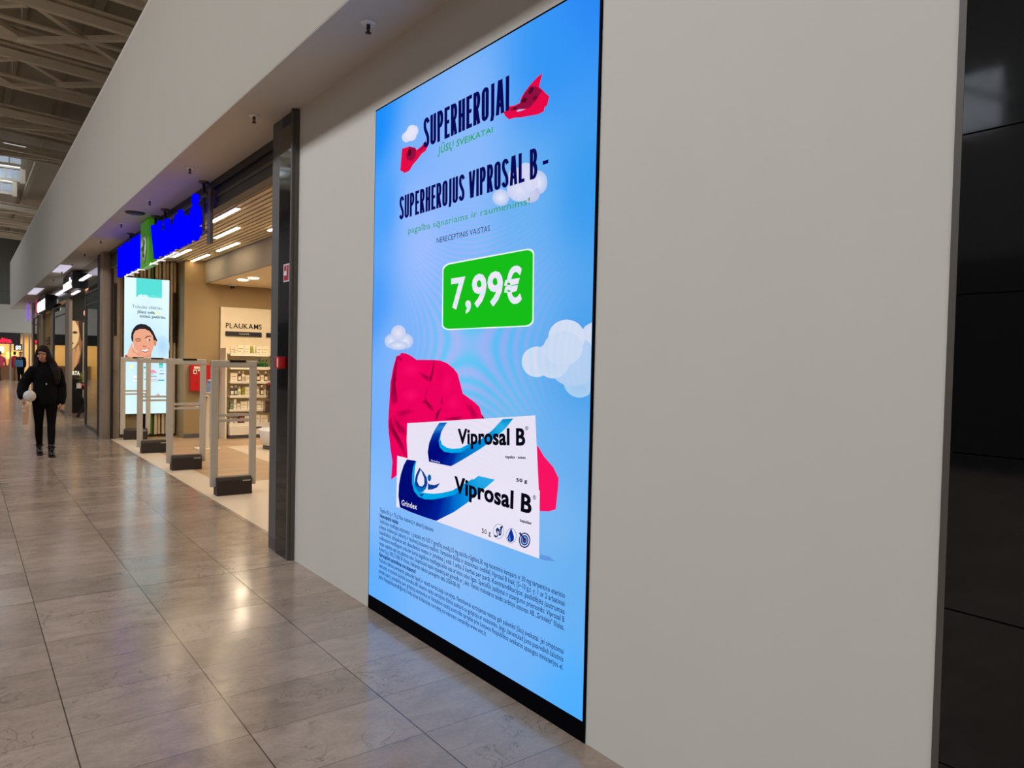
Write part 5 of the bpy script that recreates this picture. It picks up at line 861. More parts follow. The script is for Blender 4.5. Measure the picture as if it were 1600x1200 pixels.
K = {'wc': ('white carton',) + mk('carton', C0, (170, 150, 120), 'box', 0.115, 0.135), 'sc': ('slim white carton',) + mk('carton', C0, (150, 170, 140), 'box', 0.045, 0.165, 0.045),
 'lc': ('low white carton',) + mk('carton', (235, 205, 185), (180, 120, 100), 'box', 0.10, 0.07), 'mc': ('small white carton',) + mk('carton', (236, 220, 195), (90, 80, 80), 'box', 0.06, 0.10), 'bc': ('wide white carton with brown print',) + mk('carton', (236, 215, 185), (120, 50, 40), 'box', 0.19, 0.12),
 'gc': ('yellow-green carton',) + mk('carton', (150, 160, 40), (80, 110, 30), 'box', 0.045, 0.12), 'nb': ('dark blue flat carton',) + mk('carton', (30, 32, 62), (120, 120, 160), 'box', 0.11, 0.07), 'gb': ('green bottle',) + mk('bottle', (20, 110, 35), (20, 70, 25), 'bottle', 0.055, 0.13),
 'bb': ('brown bottle with white label',) + mk('bottle', (70, 45, 35), (235, 220, 200), 'bottle', 0.062, 0.165), 'wb': ('white bottle',) + mk('bottle', (236, 222, 196), (200, 185, 160), 'bottle', 0.055, 0.155), 'wt': ('white tube',) + mk('tube', (236, 226, 205), (200, 190, 170), 'tube', 0.055, 0.15),
 'ob': ('orange bottle',) + mk('bottle', (220, 110, 30), (235, 140, 50), 'bottle', 0.065, 0.15), 'tg': ('grey-green carton',) + mk('carton', (110, 130, 105), (200, 200, 180), 'box', 0.06, 0.13), 'rj': ('dark red carton',) + mk('carton', (85, 20, 28), (200, 120, 90), 'box', 0.085, 0.16),
 'wj': ('small white jar',) + mk('jar', (238, 224, 200), (160, 150, 140), 'jar', 0.06, 0.09), 'kb': ('black carton',) + mk('carton', (25, 20, 28), (140, 120, 110), 'box', 0.085, 0.14), 'bl': ('light blue carton',) + mk('carton', (80, 130, 180), (210, 220, 230), 'box', 0.07, 0.13), 'dg': ('dark green bottle',) + mk('bottle', (25, 60, 40), (200, 210, 190), 'bottle', 0.05, 0.15)}
rows = [('top', 'mc mc wc wc gc wt wc wc | bc bc wc wc sc'), ('second', 'mc lc lc nb nb gb gb gb | sc sc sc gb sc dg sc sc wc'), ('third', 'wc bb wb mc wb wb bb mc bb | sc bb wb ob mc kb bb wb wc'), ('fourth', 'bb dg wb gc wc bb wb bb mc | sc bb mc wt wc wb bb sc wt'), ('fifth', 'tg sc mc wc wc wc wc | wt mc wc tg wj mc wc wc'), ('bottom', 'wj wj rj wc wc wc | wc nb kb bl wc wc wj')]
ordn = ['first', 'second', 'third', 'fourth', 'fifth', 'sixth', 'seventh', 'eighth', 'ninth', 'tenth', 'eleventh', 'twelfth', 'thirteenth', 'fourteenth', 'fifteenth', 'sixteenth', 'seventeenth', 'eighteenth', 'nineteenth', 'twentieth']
protos = {}
for (rn, items), z in zip(rows, SHZ):
    n = 0
    for bay, part in enumerate(items.split('|')):
        its = part.split(); tot = sum(K[k][2] for k in its); x0 = (4.13, 4.92)[bay]; wid = 0.73; sx = min(1.4, (wid - 0.006 * len(its)) / tot); tot *= sx; gap = max(0.002, (wid - tot) / max(1, len(its) - 1)); x = x0
        for k in its:
            desc, me, w_ = K[k]; w_ *= sx
            if k not in protos: o = bpy.data.objects.new(desc.split()[-1] if k not in ('bb', 'bc') else ('bottle' if k == 'bb' else 'carton'), me); protos[k] = o
            else: o = protos[k].copy()
            COL.objects.link(o); o.location = (x + w_ / 2, 14.56 + random.uniform(-0.01, 0.01), z - 0.0145); o.rotation_euler = (0, 0, random.uniform(-0.06, 0.06)); x += w_ + gap
            o.scale = (sx * 0.97, sx if k[1] == 'b' or k[1] == 't' or k[1] == 'j' else 1, random.choice((1.14, 1.2, 1.27)))
            tag(o, '%s on the %s shelf, %s item from the left' % (desc, rn, ordn[n]), o.name.split('.')[0], 'goods on the %s shelf of the hair care shelving' % rn); n += 1
# clear display bins in front
pb = thing('display_stand', 'clear acrylic display with red topper in front of the hair care shelves', 'display stand', (4.85, 14.2, 0.0))
b = MB(); b.tube((4.86, 14.2, 0.0), (4.86, 14.2, 1.06), 0.012); b.box(4.7, 5.02, 14.1, 14.3, 0.0, 0.02); b.build('pole', M['white'], pb)
for x, z in ((4.68, 0.52), (4.80, 0.56), (4.73, 0.80)):
    b = MB(); b.box(x, x + 0.2, 14.12, 14.125, z, z + 0.22); b.box(x, x + 0.2, 14.26, 14.265, z, z + 0.22); b.box(x, x + 0.2, 14.12, 14.265, z, z + 0.005); b.box(x, x + 0.005, 14.12, 14.265, z, z + 0.22); b.box(x + 0.195, x + 0.2, 14.12, 14.265, z, z + 0.22); b.build('bin', M['acryl'], pb)
    b = MB(); b.box(x + 0.02, x + 0.17, 14.15, 14.24, z + 0.01, z + 0.15); b.build('packets', mat('packet_pink', (205, 170, 165), 0.6, var=0.15, scale=30), pb)
b = MB(); b.ball((4.80, 14.18, 1.06), 0.11, 0.04, 0.045); b.build('topper', mat('dark_red', (120, 20, 40), 0.6), pb)
# counter pod
cp = thing('display_table', 'white rounded display plinth on grey base cut off by the slim column', 'display plinth', (4.75, 12.4, 0.0))
b = MB(); b.lathe((0, 0, 0), [(0.62, 0.0), (0.62, 0.07)], 40); [setattr(v, 'co', (4.78 + v.co.x, 12.6 + v.co.y * 0.8, v.co.z)) for v in b.bm.verts]; b.build('base', M['steel2'], cp)
b = MB(); b.lathe((0, 0, 0), [(0.64, 0.07), (0.70, 0.32), (0.70, 0.34), (0.02, 0.34)], 40); [setattr(v, 'co', (4.78 + v.co.x, 12.6 + v.co.y * 0.8, v.co.z)) for v in b.bm.verts]; b.build('top', M['white'], cp)

# ------------------------------------------------------------------ beyond the pharmacy
pl = thing('clad_pillar', 'tall bronze clad pillar between the pharmacy and the dark glazed shop', 'pillar', (2.15, 15.6, 0.0))
b = MB(); b.box(2.07, 2.35, 15.38, 15.75, 0, ZS - 0.002); b.build('cladding', M['bronze'], pl)
b = MB(); b.box(2.20, 2.235, 15.30, 15.38, 0, ZS - 0.002); b.box(2.08, 2.3, 15.75, 16.15, 0, ZS - 0.002); b.build('shadow_gap', M['black'], pl)
struct(MB().box(2.35, 2.45, 15.75, 15.9, 0, ZS), 'wall_shop', M['black'])
M['gloss'] = mat('black_gloss', (22, 23, 22), 0.08, coat=0.5)
sf = thing('sign_fascia', 'glossy black sign fascia above the far shop windows', 'sign board', (2.2, 23.0, 3.2))
MB().box(2.12, 2.3, 16.2, 25.0, 2.98, ZS - 0.002).build('panel', M['gloss'], sf)
MB().box(2.12, 2.3, 25.0, 31.0, 2.92, ZS - 0.002).build('panel', M['gloss'], sf)
# lit shop signs
def shopsign(y0, y1, z0, z1, s, label, extra=None):
    t = thing('shop_sign', label, 'sign', (2.0, (y0 + y1) / 2, z0))
    b = MB(); b.box(1.965, 2.12, y0, y1, z0, z1); b.build('box', M['black'], t)
    b = MB(); put_text(b, s, lambda u, v: (1.95, y1 - 0.08 - (y1 - y0 - 0.16) * u, z0 + 0.03 + (z1 - z0 - 0.06) * 0.75 * v), 0.05, 2, (0.015, 0, 0)); b.build('letters', M['litwhite'], t)
    return t
t = shopsign(19.1, 20.95, 3.06, 3.42, 'senuk', 'first lit white shop sign on black box with light bars either side')
for y0, y1, z0 in ((17.55, 19.0, 3.215), (21.6, 24.2, 3.215)):
    MB().box(2.08, 2.119, y0, y1, z0, z0 + 0.03).build('light_bar', M['litwhite'], t)
MB().box(2.09, 2.119, 19.3, 20.6, 3.0, 3.03).build('light_bar', M['litwhite'], t)
t = shopsign(25.85, 28.8, 2.88, 3.34, 'OMVI', 'second lit white shop sign farther along the dark shop fronts')
MB().box(1.95, 1.965, 28.8, 29.2, 2.90, 3.36).build('red_mark', mat('red_lit', (220, 40, 70), 0.5, emit=(220, 40, 70), strength=0.5), t)
v_ = MB(); v_.box(1.93, 2.0, 32.9, 33.6, 2.8, 3.4); v_.box(2.0, 2.1, 33.2, 33.3, 3.0, 3.05); v_.box(1.95, 1.98, 33.2, 33.25, 3.4, ZS); tag(v_.build('violet_sign', mat('violet_lit', (150, 120, 210), 0.5, emit=(150, 110, 215), strength=0.6)), 'small violet lit sign at the far end of the shop row', 'sign')
# glazing and frames
for k, (y0, y1, s) in enumerate(((16.2, 18.4, 'nearest pane beside the bronze pillar'), (22.2, 25.5, 'pane behind the walking woman'), (31.2, 33.0, 'farthest pane near the hall end'))):
    t = thing('shop_window', 'tall shop window, ' + s, 'shop window', (2.16, (y0 + y1) / 2, 0.0), 'tall panes along the dark shop row')
    MB().box(2.155, 2.165, y0 + 0.03, y1 - 0.03, 0.04, 2.9).build('pane', M['glass'], t)
    b = MB(); b.box(2.13, 2.19, y0, y1, 0.0, 0.04); b.box(2.13, 2.19, y0, y0 + 0.03, 0.04, 2.9); b.box(2.13, 2.19, y1 - 0.03, y1, 0.04, 2.9); b.box(2.13, 2.19, y0, y1, 2.87, 2.9); b.box(2.14, 2.18, y0, y1, 2.62, 2.645); b.build('frame', M['steel'], t)
for y0, y1, s in ((21.35, 22.15, 'behind the walking woman'), (25.5, 26.3, 'second from the woman'), (28.8, 29.6, 'third from the woman'), (33.0, 33.9, 'last at the hall end')):
    b = MB(); b.box(2.13, 2.20, y0, y1, 0, 2.98 if y1 < 31 else ZS); b.box(2.12, 2.21, y0 - 0.02, y1 + 0.02, 0, 0.08); tag(b.build('shopfront_pillar', M['bronze']), 'brown-grey shopfront pillar, ' + s, 'pillar', 'pillars along the dark shop row')
struct(MB().box(2.2, 5.0, 15.9, 16.0, 0, 3.5), 'wall_shop', M['black'])
struct(MB().box(4.6, 4.7, 16.0, 34, 0, 3.5), 'wall_shop', mat('dark_shop_wall', (60, 50, 44), 0.7))
struct(MB().box(2.3, 4.6, 23.2, 23.3, 0, 3.5), 'wall_shop', M['black'])
struct(MB().box(2.3, 4.6, 34.0, 34.1, 0, 3.5), 'wall_shop', M['beige'])
struct(MB().box(2.3, 4.7, 15.9, 34, 3.35, 3.4), 'ceiling', M['black'])
struct(MB().box(2.32, 3.4, 27.3, 27.4, 0, 3.2), 'wall_shop', mat('brown_panel', (150, 118, 86), 0.6))
area('shop_lamp', (3.3, 20.0, 3.3), (0, 0, 0), 1.2, 4.0, 90, (1.0, 0.85, 0.65))
area('shop_lamp', (3.3, 25.5, 3.3), (0, 0, 0), 1.2, 2.5, 70, (1.0, 0.85, 0.65))
area('shop_lamp', (3.3, 31.0, 3.3), (0, 0, 0), 1.2, 3.5, 60, (1.0, 0.85, 0.65))
# fashion poster in the far shop
fp = thing('window_poster', 'large dark poster of a blonde woman with dark lips in the far shop', 'poster', (2.42, 22.6, 0.0))
MB().box(2.22, 2.60, 22.56, 22.60, 0.0, 2.50).build('board', M['black'], fp)
def E_(nm, pts, c): return ['poly', nm, pts, c]
def fan(nm, cx, cz, rx, rz, c1, c2): return ['fan', nm, [cx, cz], [[cx + rx * math.cos(2 * PI * k / 18), cz + rz * math.sin(2 * PI * k / 18)] for k in range(18)], c1, c2]
fa = [E_('backdrop', [[2.22, 0.9], [2.60, 0.9], [2.60, 2.48], [2.22, 2.48]], (40, 28, 24)),
      E_('hair', [[2.30, 2.46], [2.48, 2.46], [2.55, 2.3], [2.56, 1.95], [2.53, 1.6], [2.47, 1.3], [2.42, 1.5], [2.46, 2.0]], (150, 105, 70)), E_('hair', [[2.46, 2.46], [2.58, 2.40], [2.58, 2.0], [2.53, 1.9], [2.50, 2.3]], (60, 40, 32)),
      E_('face', [[2.22, 2.46], [2.38, 2.46], [2.46, 2.3], [2.48, 2.1], [2.46, 1.92], [2.40, 1.78], [2.30, 1.68], [2.22, 1.68]], (235, 200, 150)),
      E_('neck', [[2.22, 1.70], [2.32, 1.68], [2.40, 1.76], [2.42, 1.4], [2.36, 1.15], [2.28, 1.05], [2.22, 1.2]], (200, 150, 105)),
      E_('hair', [[2.42, 1.75], [2.47, 1.85], [2.50, 1.6], [2.44, 1.3], [2.38, 1.2], [2.41, 1.45]], (205, 160, 110)),
      fan('lips', 2.295, 1.86, 0.055, 0.035, (90, 30, 45), (60, 18, 30)), fan('eye', 2.385, 2.15, 0.06, 0.035, (30, 22, 20), (110, 80, 60)), fan('nose', 2.27, 2.0, 0.03, 0.06, (210, 165, 115), (225, 188, 140)),
      ['text', 'brand_text', 'CIRTA', [[2.24, 1.02], [2.50, 1.02], [2.24, 1.12], [2.50, 1.12]], (230, 225, 215), 1], fan('brand_text', 2.28, 1.19, 0.05, 0.05, (60, 50, 45), (220, 215, 210))]
image_art(fa, lambda a, b, l: (a, 22.555 - l, b), M['backlit'], fp, 0.001)
MB().box(2.56, 2.59, 22.50, 22.555, 0.3, 2.42).build('edge_profile', M['gate'], fp)
# side table with plant and gifts
tb = thing('side_table', 'small black cross-legged table in the far shop doorway', 'table', (2.42, 20.9, 0.0))
MB().box(2.24, 2.62, 20.75, 21.1, 0.70, 0.73).build('tabletop', M['black'], tb)
for a, c in ((2.27, 2.59), (2.59, 2.27)):
    b = MB(); b.beam((a, 20.8, 0.70), (c, 20.8, 0.0), 0.03, 0.03); b.build('leg', M['black'], tb); b = MB(); b.beam((a, 21.05, 0.70), (c, 21.05, 0.0), 0.03, 0.03); b.build('leg', M['black'], tb)
pt_ = thing('potted_plant', 'bushy yellow-green potted plant on the small black table', 'plant', (2.40, 20.9, 0.73))
b = MB(); b.lathe((2.40, 20.95, 0.73), [(0.05, 0), (0.075, 0.1), (0.07, 0.1)], 16); b.build('pot', M['red'], pt_)
b = MB(); random.seed(3)
for i in range(120):
    a = random.uniform(0, 2 * PI); r = random.uniform(0.02, 0.17); z = 0.86 + random.uniform(0, 0.3) * (1 - r * 2.4); c = Vector((2.40 + r * math.cos(a), 20.9 + r * math.sin(a), z)); d = Vector((math.cos(a), math.sin(a), 0.6)).normalized() * 0.05; s = d.cross(Vector((0, 0, 1))).normalized() * 0.012
    b.face([c, c + d * 0.5 + s, c + d, c + d * 0.5 - s])
for i in range(7): a = i; b.tube((2.40, 20.9, 0.82), (2.40 + 0.09 * math.cos(a), 20.9 + 0.09 * math.sin(a), 1.0), 0.004, n=5)
b.build('foliage', mat('leaf_green', (120, 130, 50), 0.6, var=0.4, scale=30), pt_, normals=False)
for i, (x, y, c, s) in enumerate(((2.52, 20.80, (190, 30, 40), 'red'), (2.29, 20.80, (225, 205, 185), 'cream'), (2.56, 20.93, (160, 25, 40), 'dark red'))):
    b = MB(); b.box(x - 0.05, x + 0.05, y - 0.04, y + 0.04, 0.73, 0.83 + 0.02 * i); o = b.build('gift_box', mat('gift_' + s.replace(' ', '_'), c, 0.5), bevel=0.004); tag(o, s + ' gift box beside the plant pot on the small black table', 'box', 'gift boxes on the black table')
    b = MB(); b.box(x - 0.008, x + 0.008, y - 0.042, y + 0.042, 0.73, 0.835 + 0.02 * i); b.build('ribbon', M['carton'], o)
b = MB(); b.box(2.52, 2.66, 21.3, 21.5, 0.0, 0.62); tag(b.build('red_crate', M['red'], bevel=0.01), 'tall red crate on the floor behind the black table', 'crate')
pdl = thing('pendant_lamp', 'small pink pendant lamp hanging in the far shop doorway', 'lamp', (2.55, 21.8, 2.65))
b = MB(); b.lathe((2.55, 21.8, 2.56), [(0.02, 0.0), (0.06, 0.05), (0.05, 0.13), (0.015, 0.17)], 16); b.build('shade', mat('pink_lamp', (220, 150, 130), 0.5, emit=(235, 170, 140), strength=0.8), pdl); MB().tube((2.55, 21.8, 2.7), (2.55, 21.8, 3.35), 0.005).build('cord', M['white'], pdl)
wr = MB()
for i in range(40):
    a = i * 2.4; wr.tube((2.40 + 0.22 * math.cos(a) * 0.6, 27.26, 1.95 + 0.14 * math.sin(a)), (2.40 + 0.34 * math.cos(a + .3), 27.25 - 0.1 * (i % 3), 1.95 + 0.24 * math.sin(a + .3)), 0.022, 0.005, n=5)
tag(wr.build('spiky_wreath', M['black']), 'black spiky wreath on the brown panel behind the woman', 'wreath')

# ------------------------------------------------------------------ far end shops
M['glow'] = mat('shop_glow_wall', (235, 190, 120), 0.7)
struct(MB().box(-9, 6, 53.0, 53.1, 0, 2.72), 'wall_far', M['glow'])
struct(MB().box(-9, 6, 50.05, 53, 2.66, 2.72), 'ceiling', M['fascia'])
b = MB(); b.box(-9, 2.62, 50.0, 50.1, 2.08, 2.70); tag(b.build('sign_fascia', mat('dark_brown', (28, 12, 10), 0.6)), 'dark sign fascia with red lettering at the end of the hall', 'sign board')
t = thing('shop_sign', 'small glowing red shop name at the far end of the hall', 'sign', (1.9, 49.97, 2.2))
b = MB(); put_text(b, 'ambelita', lambda u, v: (0.9 + 1.30 * u, 49.96, 2.16 + 0.24 * v), 0.05, 2, (0, 0.03, 0)); b.build('letters', mat('red_neon', (255, 30, 60), 0.5, emit=(255, 25, 55), strength=1.6), t)
t = thing('shop_sign', 'mirrored white letters Я at the far right shop', 'sign', (2.5, 49.9, 1.9))
MB().box(2.3, 2.7, 49.965, 50.0, 1.72, 2.08).build('backing', M['black'], t)
b = MB(); put_text(b, 'ЯS', lambda u, v: (2.38 + 0.26 * u, 49.95, 1.78 + 0.20 * v), 0.03, 2, (0, 0.02, 0)); b.build('letters', M['litwhite'], t)
for x, s in ((0.4, 'outermost, left of the frame'), (1.15, 'second from the left'), (2.1, 'just left of the blue bag'), (2.72, 'just right of the blue bag'), (3.0, 'next to last on the right'), (3.4, 'last on the right')):
    b = MB(); b.box(x, x + 0.09, 50.0, 50.05, 0, 2.08 if x < 2.7 else 2.72); tag(b.build('shopfront_post', M['bronze']), 'bronze window post at the hall end, ' + s, 'post', 'window posts at the hall end')
for x0, x1, z0, z1, c, s in ((1.0, 1.95, 1.55, 1.95, (255, 235, 190), 'left'), (2.05, 2.6, 1.2, 1.6, (255, 210, 110), 'right'), (1.2, 2.0, 0.95, 1.35, (250, 220, 150), 'lower')):
    b = MB(); b.box(x0, x1, 52.9, 52.95, z0, z1); tag(b.build('light_panel', mat('panel_' + s, c, 0.5, emit=c, strength=1.1)), 'glowing cream panel inside the far shop, %s one' % s, 'light panel', 'glowing panels in the far shop')
area('shop_lamp', (0.0, 51.5, 2.6), (0, 0, 0), 9.0, 1.6, 220, (1.0, 0.8, 0.5))
b = MB(); b.box(-2, 2.7, 51.4, 51.9, 0, 0.85); tag(b.build('shop_counter', mat('counter_brown', (120, 90, 60), 0.6)), 'low brown counter inside the far shop', 'counter')

# ------------------------------------------------------------------ people
def skin_mesh(joints, bones, sub=2):
    """joints {name: (x,y,z,rx[,ry])}, bones [(a,b)] -> mesh from a skin modifier"""
    names = list(joints); me = bpy.data.meshes.new('s'); me.from_pydata([joints[n][:3] for n in names], [(names.index(a), names.index(b)) for a, b in bones], [])
    o = bpy.data.objects.new('s', me); COL.objects.link(o); md = o.modifiers.new('skin', 'SKIN'); md.use_smooth_shade = True
    for i, n in enumerate(names):
        j = joints[n]; sv = me.skin_vertices[0].data[i]; sv.radius = (j[3], j[4] if len(j) > 4 else j[3]); sv.use_root = (i == 0)
    sd = o.modifiers.new('sub', 'SUBSURF'); sd.levels = sub; sd.render_levels = sub
    bpy.context.view_layer.update(); r = bpy.data.meshes.new_from_object(o.evaluated_get(bpy.context.evaluated_depsgraph_get()))
    bpy.data.objects.remove(o); return r
def fused(name, parts, m, parent, voxel=0.008):
    """join meshes and fuse them into one continuous surface"""
    bm = bmesh.new()
    for p in parts: bm.from_mesh(p)
    me = bpy.data.meshes.new(name); bm.to_mesh(me); bm.free()
    o = bpy.data.objects.new(name, me); COL.objects.link(o); r = o.modifiers.new('r', 'REMESH'); r.mode = 'VOXEL'; r.voxel_size = voxel; r.use_smooth_shade = True
    s = o.modifiers.new('s', 'SMOOTH'); s.factor = 0.5; s.iterations = 2
    bpy.context.view_layer.update(); me2 = bpy.data.meshes.new_from_object(o.evaluated_get(bpy.context.evaluated_depsgraph_get())); bpy.data.objects.remove(o)
    me2.name = name; me2.materials.clear(); me2.materials.append(m); o2 = bpy.data.objects.new(name, me2); COL.objects.link(o2); o2.parent = parent
    return o2
def limb(pts, n=20):
    """closed tapered tube through (x,y,z,rx,ry) stations, rounded at both ends"""
    bm = bmesh.new(); P_ = [Vector(p[:3]) for p in pts]; R_ = [(p[3], p[4] if len(p) > 4 else p[3]) for p in pts]
    d0 = (P_[0] - P_[1]).normalized(); d1 = (P_[-1] - P_[-2]).normalized()
    st = [(P_[0] + d0 * R_[0][1] * 0.45, R_[0][0] * 0.55, R_[0][1] * 0.55)] + [(p, *r) for p, r in zip(P_, R_)] + [(P_[-1] + d1 * R_[-1][1] * 0.45, R_[-1][0] * 0.55, R_[-1][1] * 0.55)]
    rings = []
    for i, (p, rx, ry) in enumerate(st):
        t = (st[min(i + 1, len(st) - 1)][0] - st[max(i - 1, 0)][0]).normalized()
        ax = Vector((1, 0, 0)); ax = (ax - t * ax.dot(t)); ax = ax.normalized() if ax.length > 0.2 else t.orthogonal().normalized(); ay = t.cross(ax)
        rings.append([bm.verts.new(p + ax * rx * math.cos(2 * PI * k / n) + ay * ry * math.sin(2 * PI * k / n)) for k in range(n)])
    for a, b in zip(rings, rings[1:]):
        for k in range(n): bm.faces.new((a[k], a[(k + 1) % n], b[(k + 1) % n], b[k]))
    bm.faces.new(rings[0][::-1]); bm.faces.new(rings[-1]); bmesh.ops.recalc_face_normals(bm, faces=bm.faces)
    me = bpy.data.meshes.new('limb'); bm.to_mesh(me); bm.free(); return me
def ball_mesh(c, rx, ry, rz, n=20):
    b = MB(); b.ball(c, rx, ry, rz, n); me = bpy.data.meshes.new('b'); b.bm.to_mesh(me); b.bm.free(); return me
# local frame: origin on the floor between the feet, -Y towards the camera, figure heads towards -Y
pw = thing('person', 'woman with long dark hair in all-black clothes walking towards the camera with bags', 'person', (1.01, 13.25, 0.0))
HX = -0.03   # head centre x
J = {'pelvis': (0.0, 0.0, 0.90, 0.125, 0.09), 'belly': (0.0, 0.0, 1.03, 0.105, 0.08), 'chest': (0.005, 0.01, 1.24, 0.135, 0.085), 'neck0': (0.0, 0.015, 1.385, 0.05, 0.05), 'neck1': (-0.02, 0.0, 1.47, 0.043, 0.045),
     'sR': (-0.145, 0.01, 1.345, 0.05), 'eR': (-0.275, 0.04, 1.10, 0.038), 'wR': (-0.285, -0.10, 0.885, 0.024), 'sL': (0.155, 0.01, 1.335, 0.05), 'eL': (0.205, 0.05, 1.06, 0.038), 'wL': (0.195, -0.01, 0.82, 0.024),
     'hR': (-0.085, 0.0, 0.85, 0.082), 'kR': (-0.078, 0.03, 0.47, 0.048), 'aR': (-0.06, 0.17, 0.13, 0.032), 'hL': (0.085, 0.0, 0.85, 0.082), 'kL': (0.078, -0.05, 0.47, 0.048), 'aL': (0.07, -0.16, 0.10, 0.032)}
BN = [('pelvis', 'belly'), ('belly', 'chest'), ('chest', 'neck0'), ('neck0', 'neck1'), ('chest', 'sR'), ('sR', 'eR'), ('eR', 'wR'), ('chest', 'sL'), ('sL', 'eL'), ('eL', 'wL'), ('pelvis', 'hR'), ('hR', 'kR'), ('kR', 'aR'), ('pelvis', 'hL'), ('hL', 'kL'), ('kL', 'aL')]
def hand(wx, wy, wz, side, curl):
    """five fingers on a palm; side +1 = thumb towards +x"""
    ms = [ball_mesh((wx, wy - 0.005, wz - 0.05), 0.018, 0.036, 0.048, 14)]
    for k, (dy, ln) in enumerate(((-0.026, 0.062), (-0.009, 0.072), (0.009, 0.068), (0.025, 0.052))):
        p0 = Vector((wx, wy + dy, wz - 0.085)); p1 = p0 + Vector((side * curl * 0.3 * ln, 0, -ln * 0.5)); p2 = p1 + Vector((side * curl * 0.9 * ln * 0.5, 0, -ln * 0.35)); p3 = p2 + Vector((side * curl * ln * 0.35, 0, -ln * 0.12 + curl * 0.01))
        ms.append(skin_mesh({'a': (*(p0 + Vector((0, 0, .02))), 0.009), 'b': (*p1, 0.0085), 'c': (*p2, 0.008), 'd': (*p3, 0.006)}, [('a', 'b'), ('b', 'c'), ('c', 'd')], 1))
    t0 = Vector((wx, wy - 0.03, wz - 0.03)); t1 = t0 + Vector((side * 0.02, -0.02, -0.025)); t2 = t1 + Vector((side * 0.015, -0.008, -0.03))
    ms.append(skin_mesh({'a': (*t0, 0.011), 'b': (*t1, 0.0095), 'c': (*t2, 0.007)}, [('a', 'b'), ('b', 'c')], 1))
    return ms
def head(cx, cy, cz, turn, parent=None):
    """skull, jaw, nose, lips, brow and ears fused later; face looks towards -Y turned by `turn` about z"""
    def P(x, y, z): c, s = math.cos(turn), math.sin(turn); return (cx + x * c - y * s, cy + x * s + y * c, cz + z)
    ms = [ball_mesh(P(0, 0.01, 0.02), 0.074, 0.088, 0.10), ball_mesh(P(0, -0.02, -0.055), 0.052, 0.06, 0.062), ball_mesh(P(0, -0.045, -0.088), 0.026, 0.026, 0.022), ball_mesh(P(0, -0.088, -0.02), 0.011, 0.018, 0.022), ball_mesh(P(0, -0.098, -0.03), 0.013, 0.012, 0.009),
          ball_mesh(P(0, -0.078, -0.062), 0.022, 0.012, 0.009), ball_mesh(P(-0.078, 0.0, -0.01), 0.012, 0.02, 0.03), ball_mesh(P(0.078, 0.0, -0.01), 0.012, 0.02, 0.03), ball_mesh(P(-0.04, -0.055, -0.03), 0.022, 0.02, 0.022), ball_mesh(P(0.04, -0.055, -0.03), 0.022, 0.02, 0.022), ball_mesh(P(0, -0.07, 0.03), 0.05, 0.018, 0.012)]
    return ms, P
hd, HP = head(HX, -0.01, 1.555, -0.35)
def L_(*ks, d=0.0):
    return limb([(*J[k][:3], J[k][3] + d, (J[k][4] if len(J[k]) > 4 else J[k][3]) + d) for k in ks])
J['cR'] = (-0.072, 0.10, 0.33, 0.047); J['cL'] = (0.076, -0.09, 0.32, 0.047)
body = fused('body', [L_('pelvis', 'belly', 'chest', 'neck0', 'neck1'), L_('sR', 'eR', 'wR'), L_('sL', 'eL', 'wL'), L_('hR', 'kR', 'cR', 'aR'), L_('hL', 'kL', 'cL', 'aL'), limb([(-0.14, 0.01, 1.35, 0.045), (0.14, 0.01, 1.35, 0.045)])] + hd + hand(-0.285, -0.11, 0.885, 1, 0.9) + hand(0.195, -0.02, 0.82, -1, 0.35) + [skin_mesh({'a': J['wR'], 'b': (-0.285, -0.108, 0.86, 0.022)}, [('a', 'b')], 1), skin_mesh({'a': J['wL'], 'b': (0.195, -0.015, 0.80, 0.022)}, [('a', 'b')], 1)], M['skin'], pw, 0.006)
b = MB()
for sx in (-1, 1): b.ball(HP(sx * 0.032, -0.073, 0.005), 0.012, 0.006, 0.006, 10)
e_ = b.bm; me = bpy.data.meshes.new('eyes'); e_.to_mesh(me); e_.free(); me.materials.append(M['hair']); o = bpy.data.objects.new('eyes', me); COL.objects.link(o); o.parent = pw
b = MB(); b.ball(HP(0, -0.088, -0.062), 0.021, 0.006, 0.007, 10); me = bpy.data.meshes.new('lips'); b.bm.to_mesh(me); b.bm.free(); me.materials.append(mat('lips', (140, 70, 66), 0.5)); o = bpy.data.objects.new('lips', me); COL.objects.link(o); o.parent = pw
def grow(J_, keys, d, over={}):
    out = {}
    for k in keys:
        j = J_[k]; out[k] = (*j[:3], j[3] + d, (j[4] if len(j) > 4 else j[3]) + d)
    out.update(over); return out
jm = [limb([(0, 0, 0.80, 0.165, 0.135), (0, 0, 0.92, 0.168, 0.135), (0, 0, 1.08, 0.150, 0.122), (0.005, 0.01, 1.24, 0.172, 0.128), (0.005, 0.012, 1.34, 0.150, 0.10), (0.0, 0.014, 1.405, 0.078, 0.072), (0.0, 0.012, 1.43, 0.07, 0.066)], 28),
      limb([(-0.06, 0.01, 1.34, 0.07), (0.07, 0.01, 1.335, 0.07)]), limb([(-0.135, 0.01, 1.325, 0.082), (-0.21, 0.025, 1.21, 0.078), (-0.275, 0.04, 1.09, 0.076), (-0.295, -0.03, 0.98, 0.072), (-0.292, -0.09, 0.905, 0.062)]),
      limb([(0.145, 0.01, 1.315, 0.082), (0.185, 0.03, 1.19, 0.078), (0.21, 0.05, 1.06, 0.076), (0.212, 0.02, 0.92, 0.074), (0.20, -0.005, 0.81, 0.066)])]
jacket = fused('jacket', jm, M['coat'], pw, 0.01)
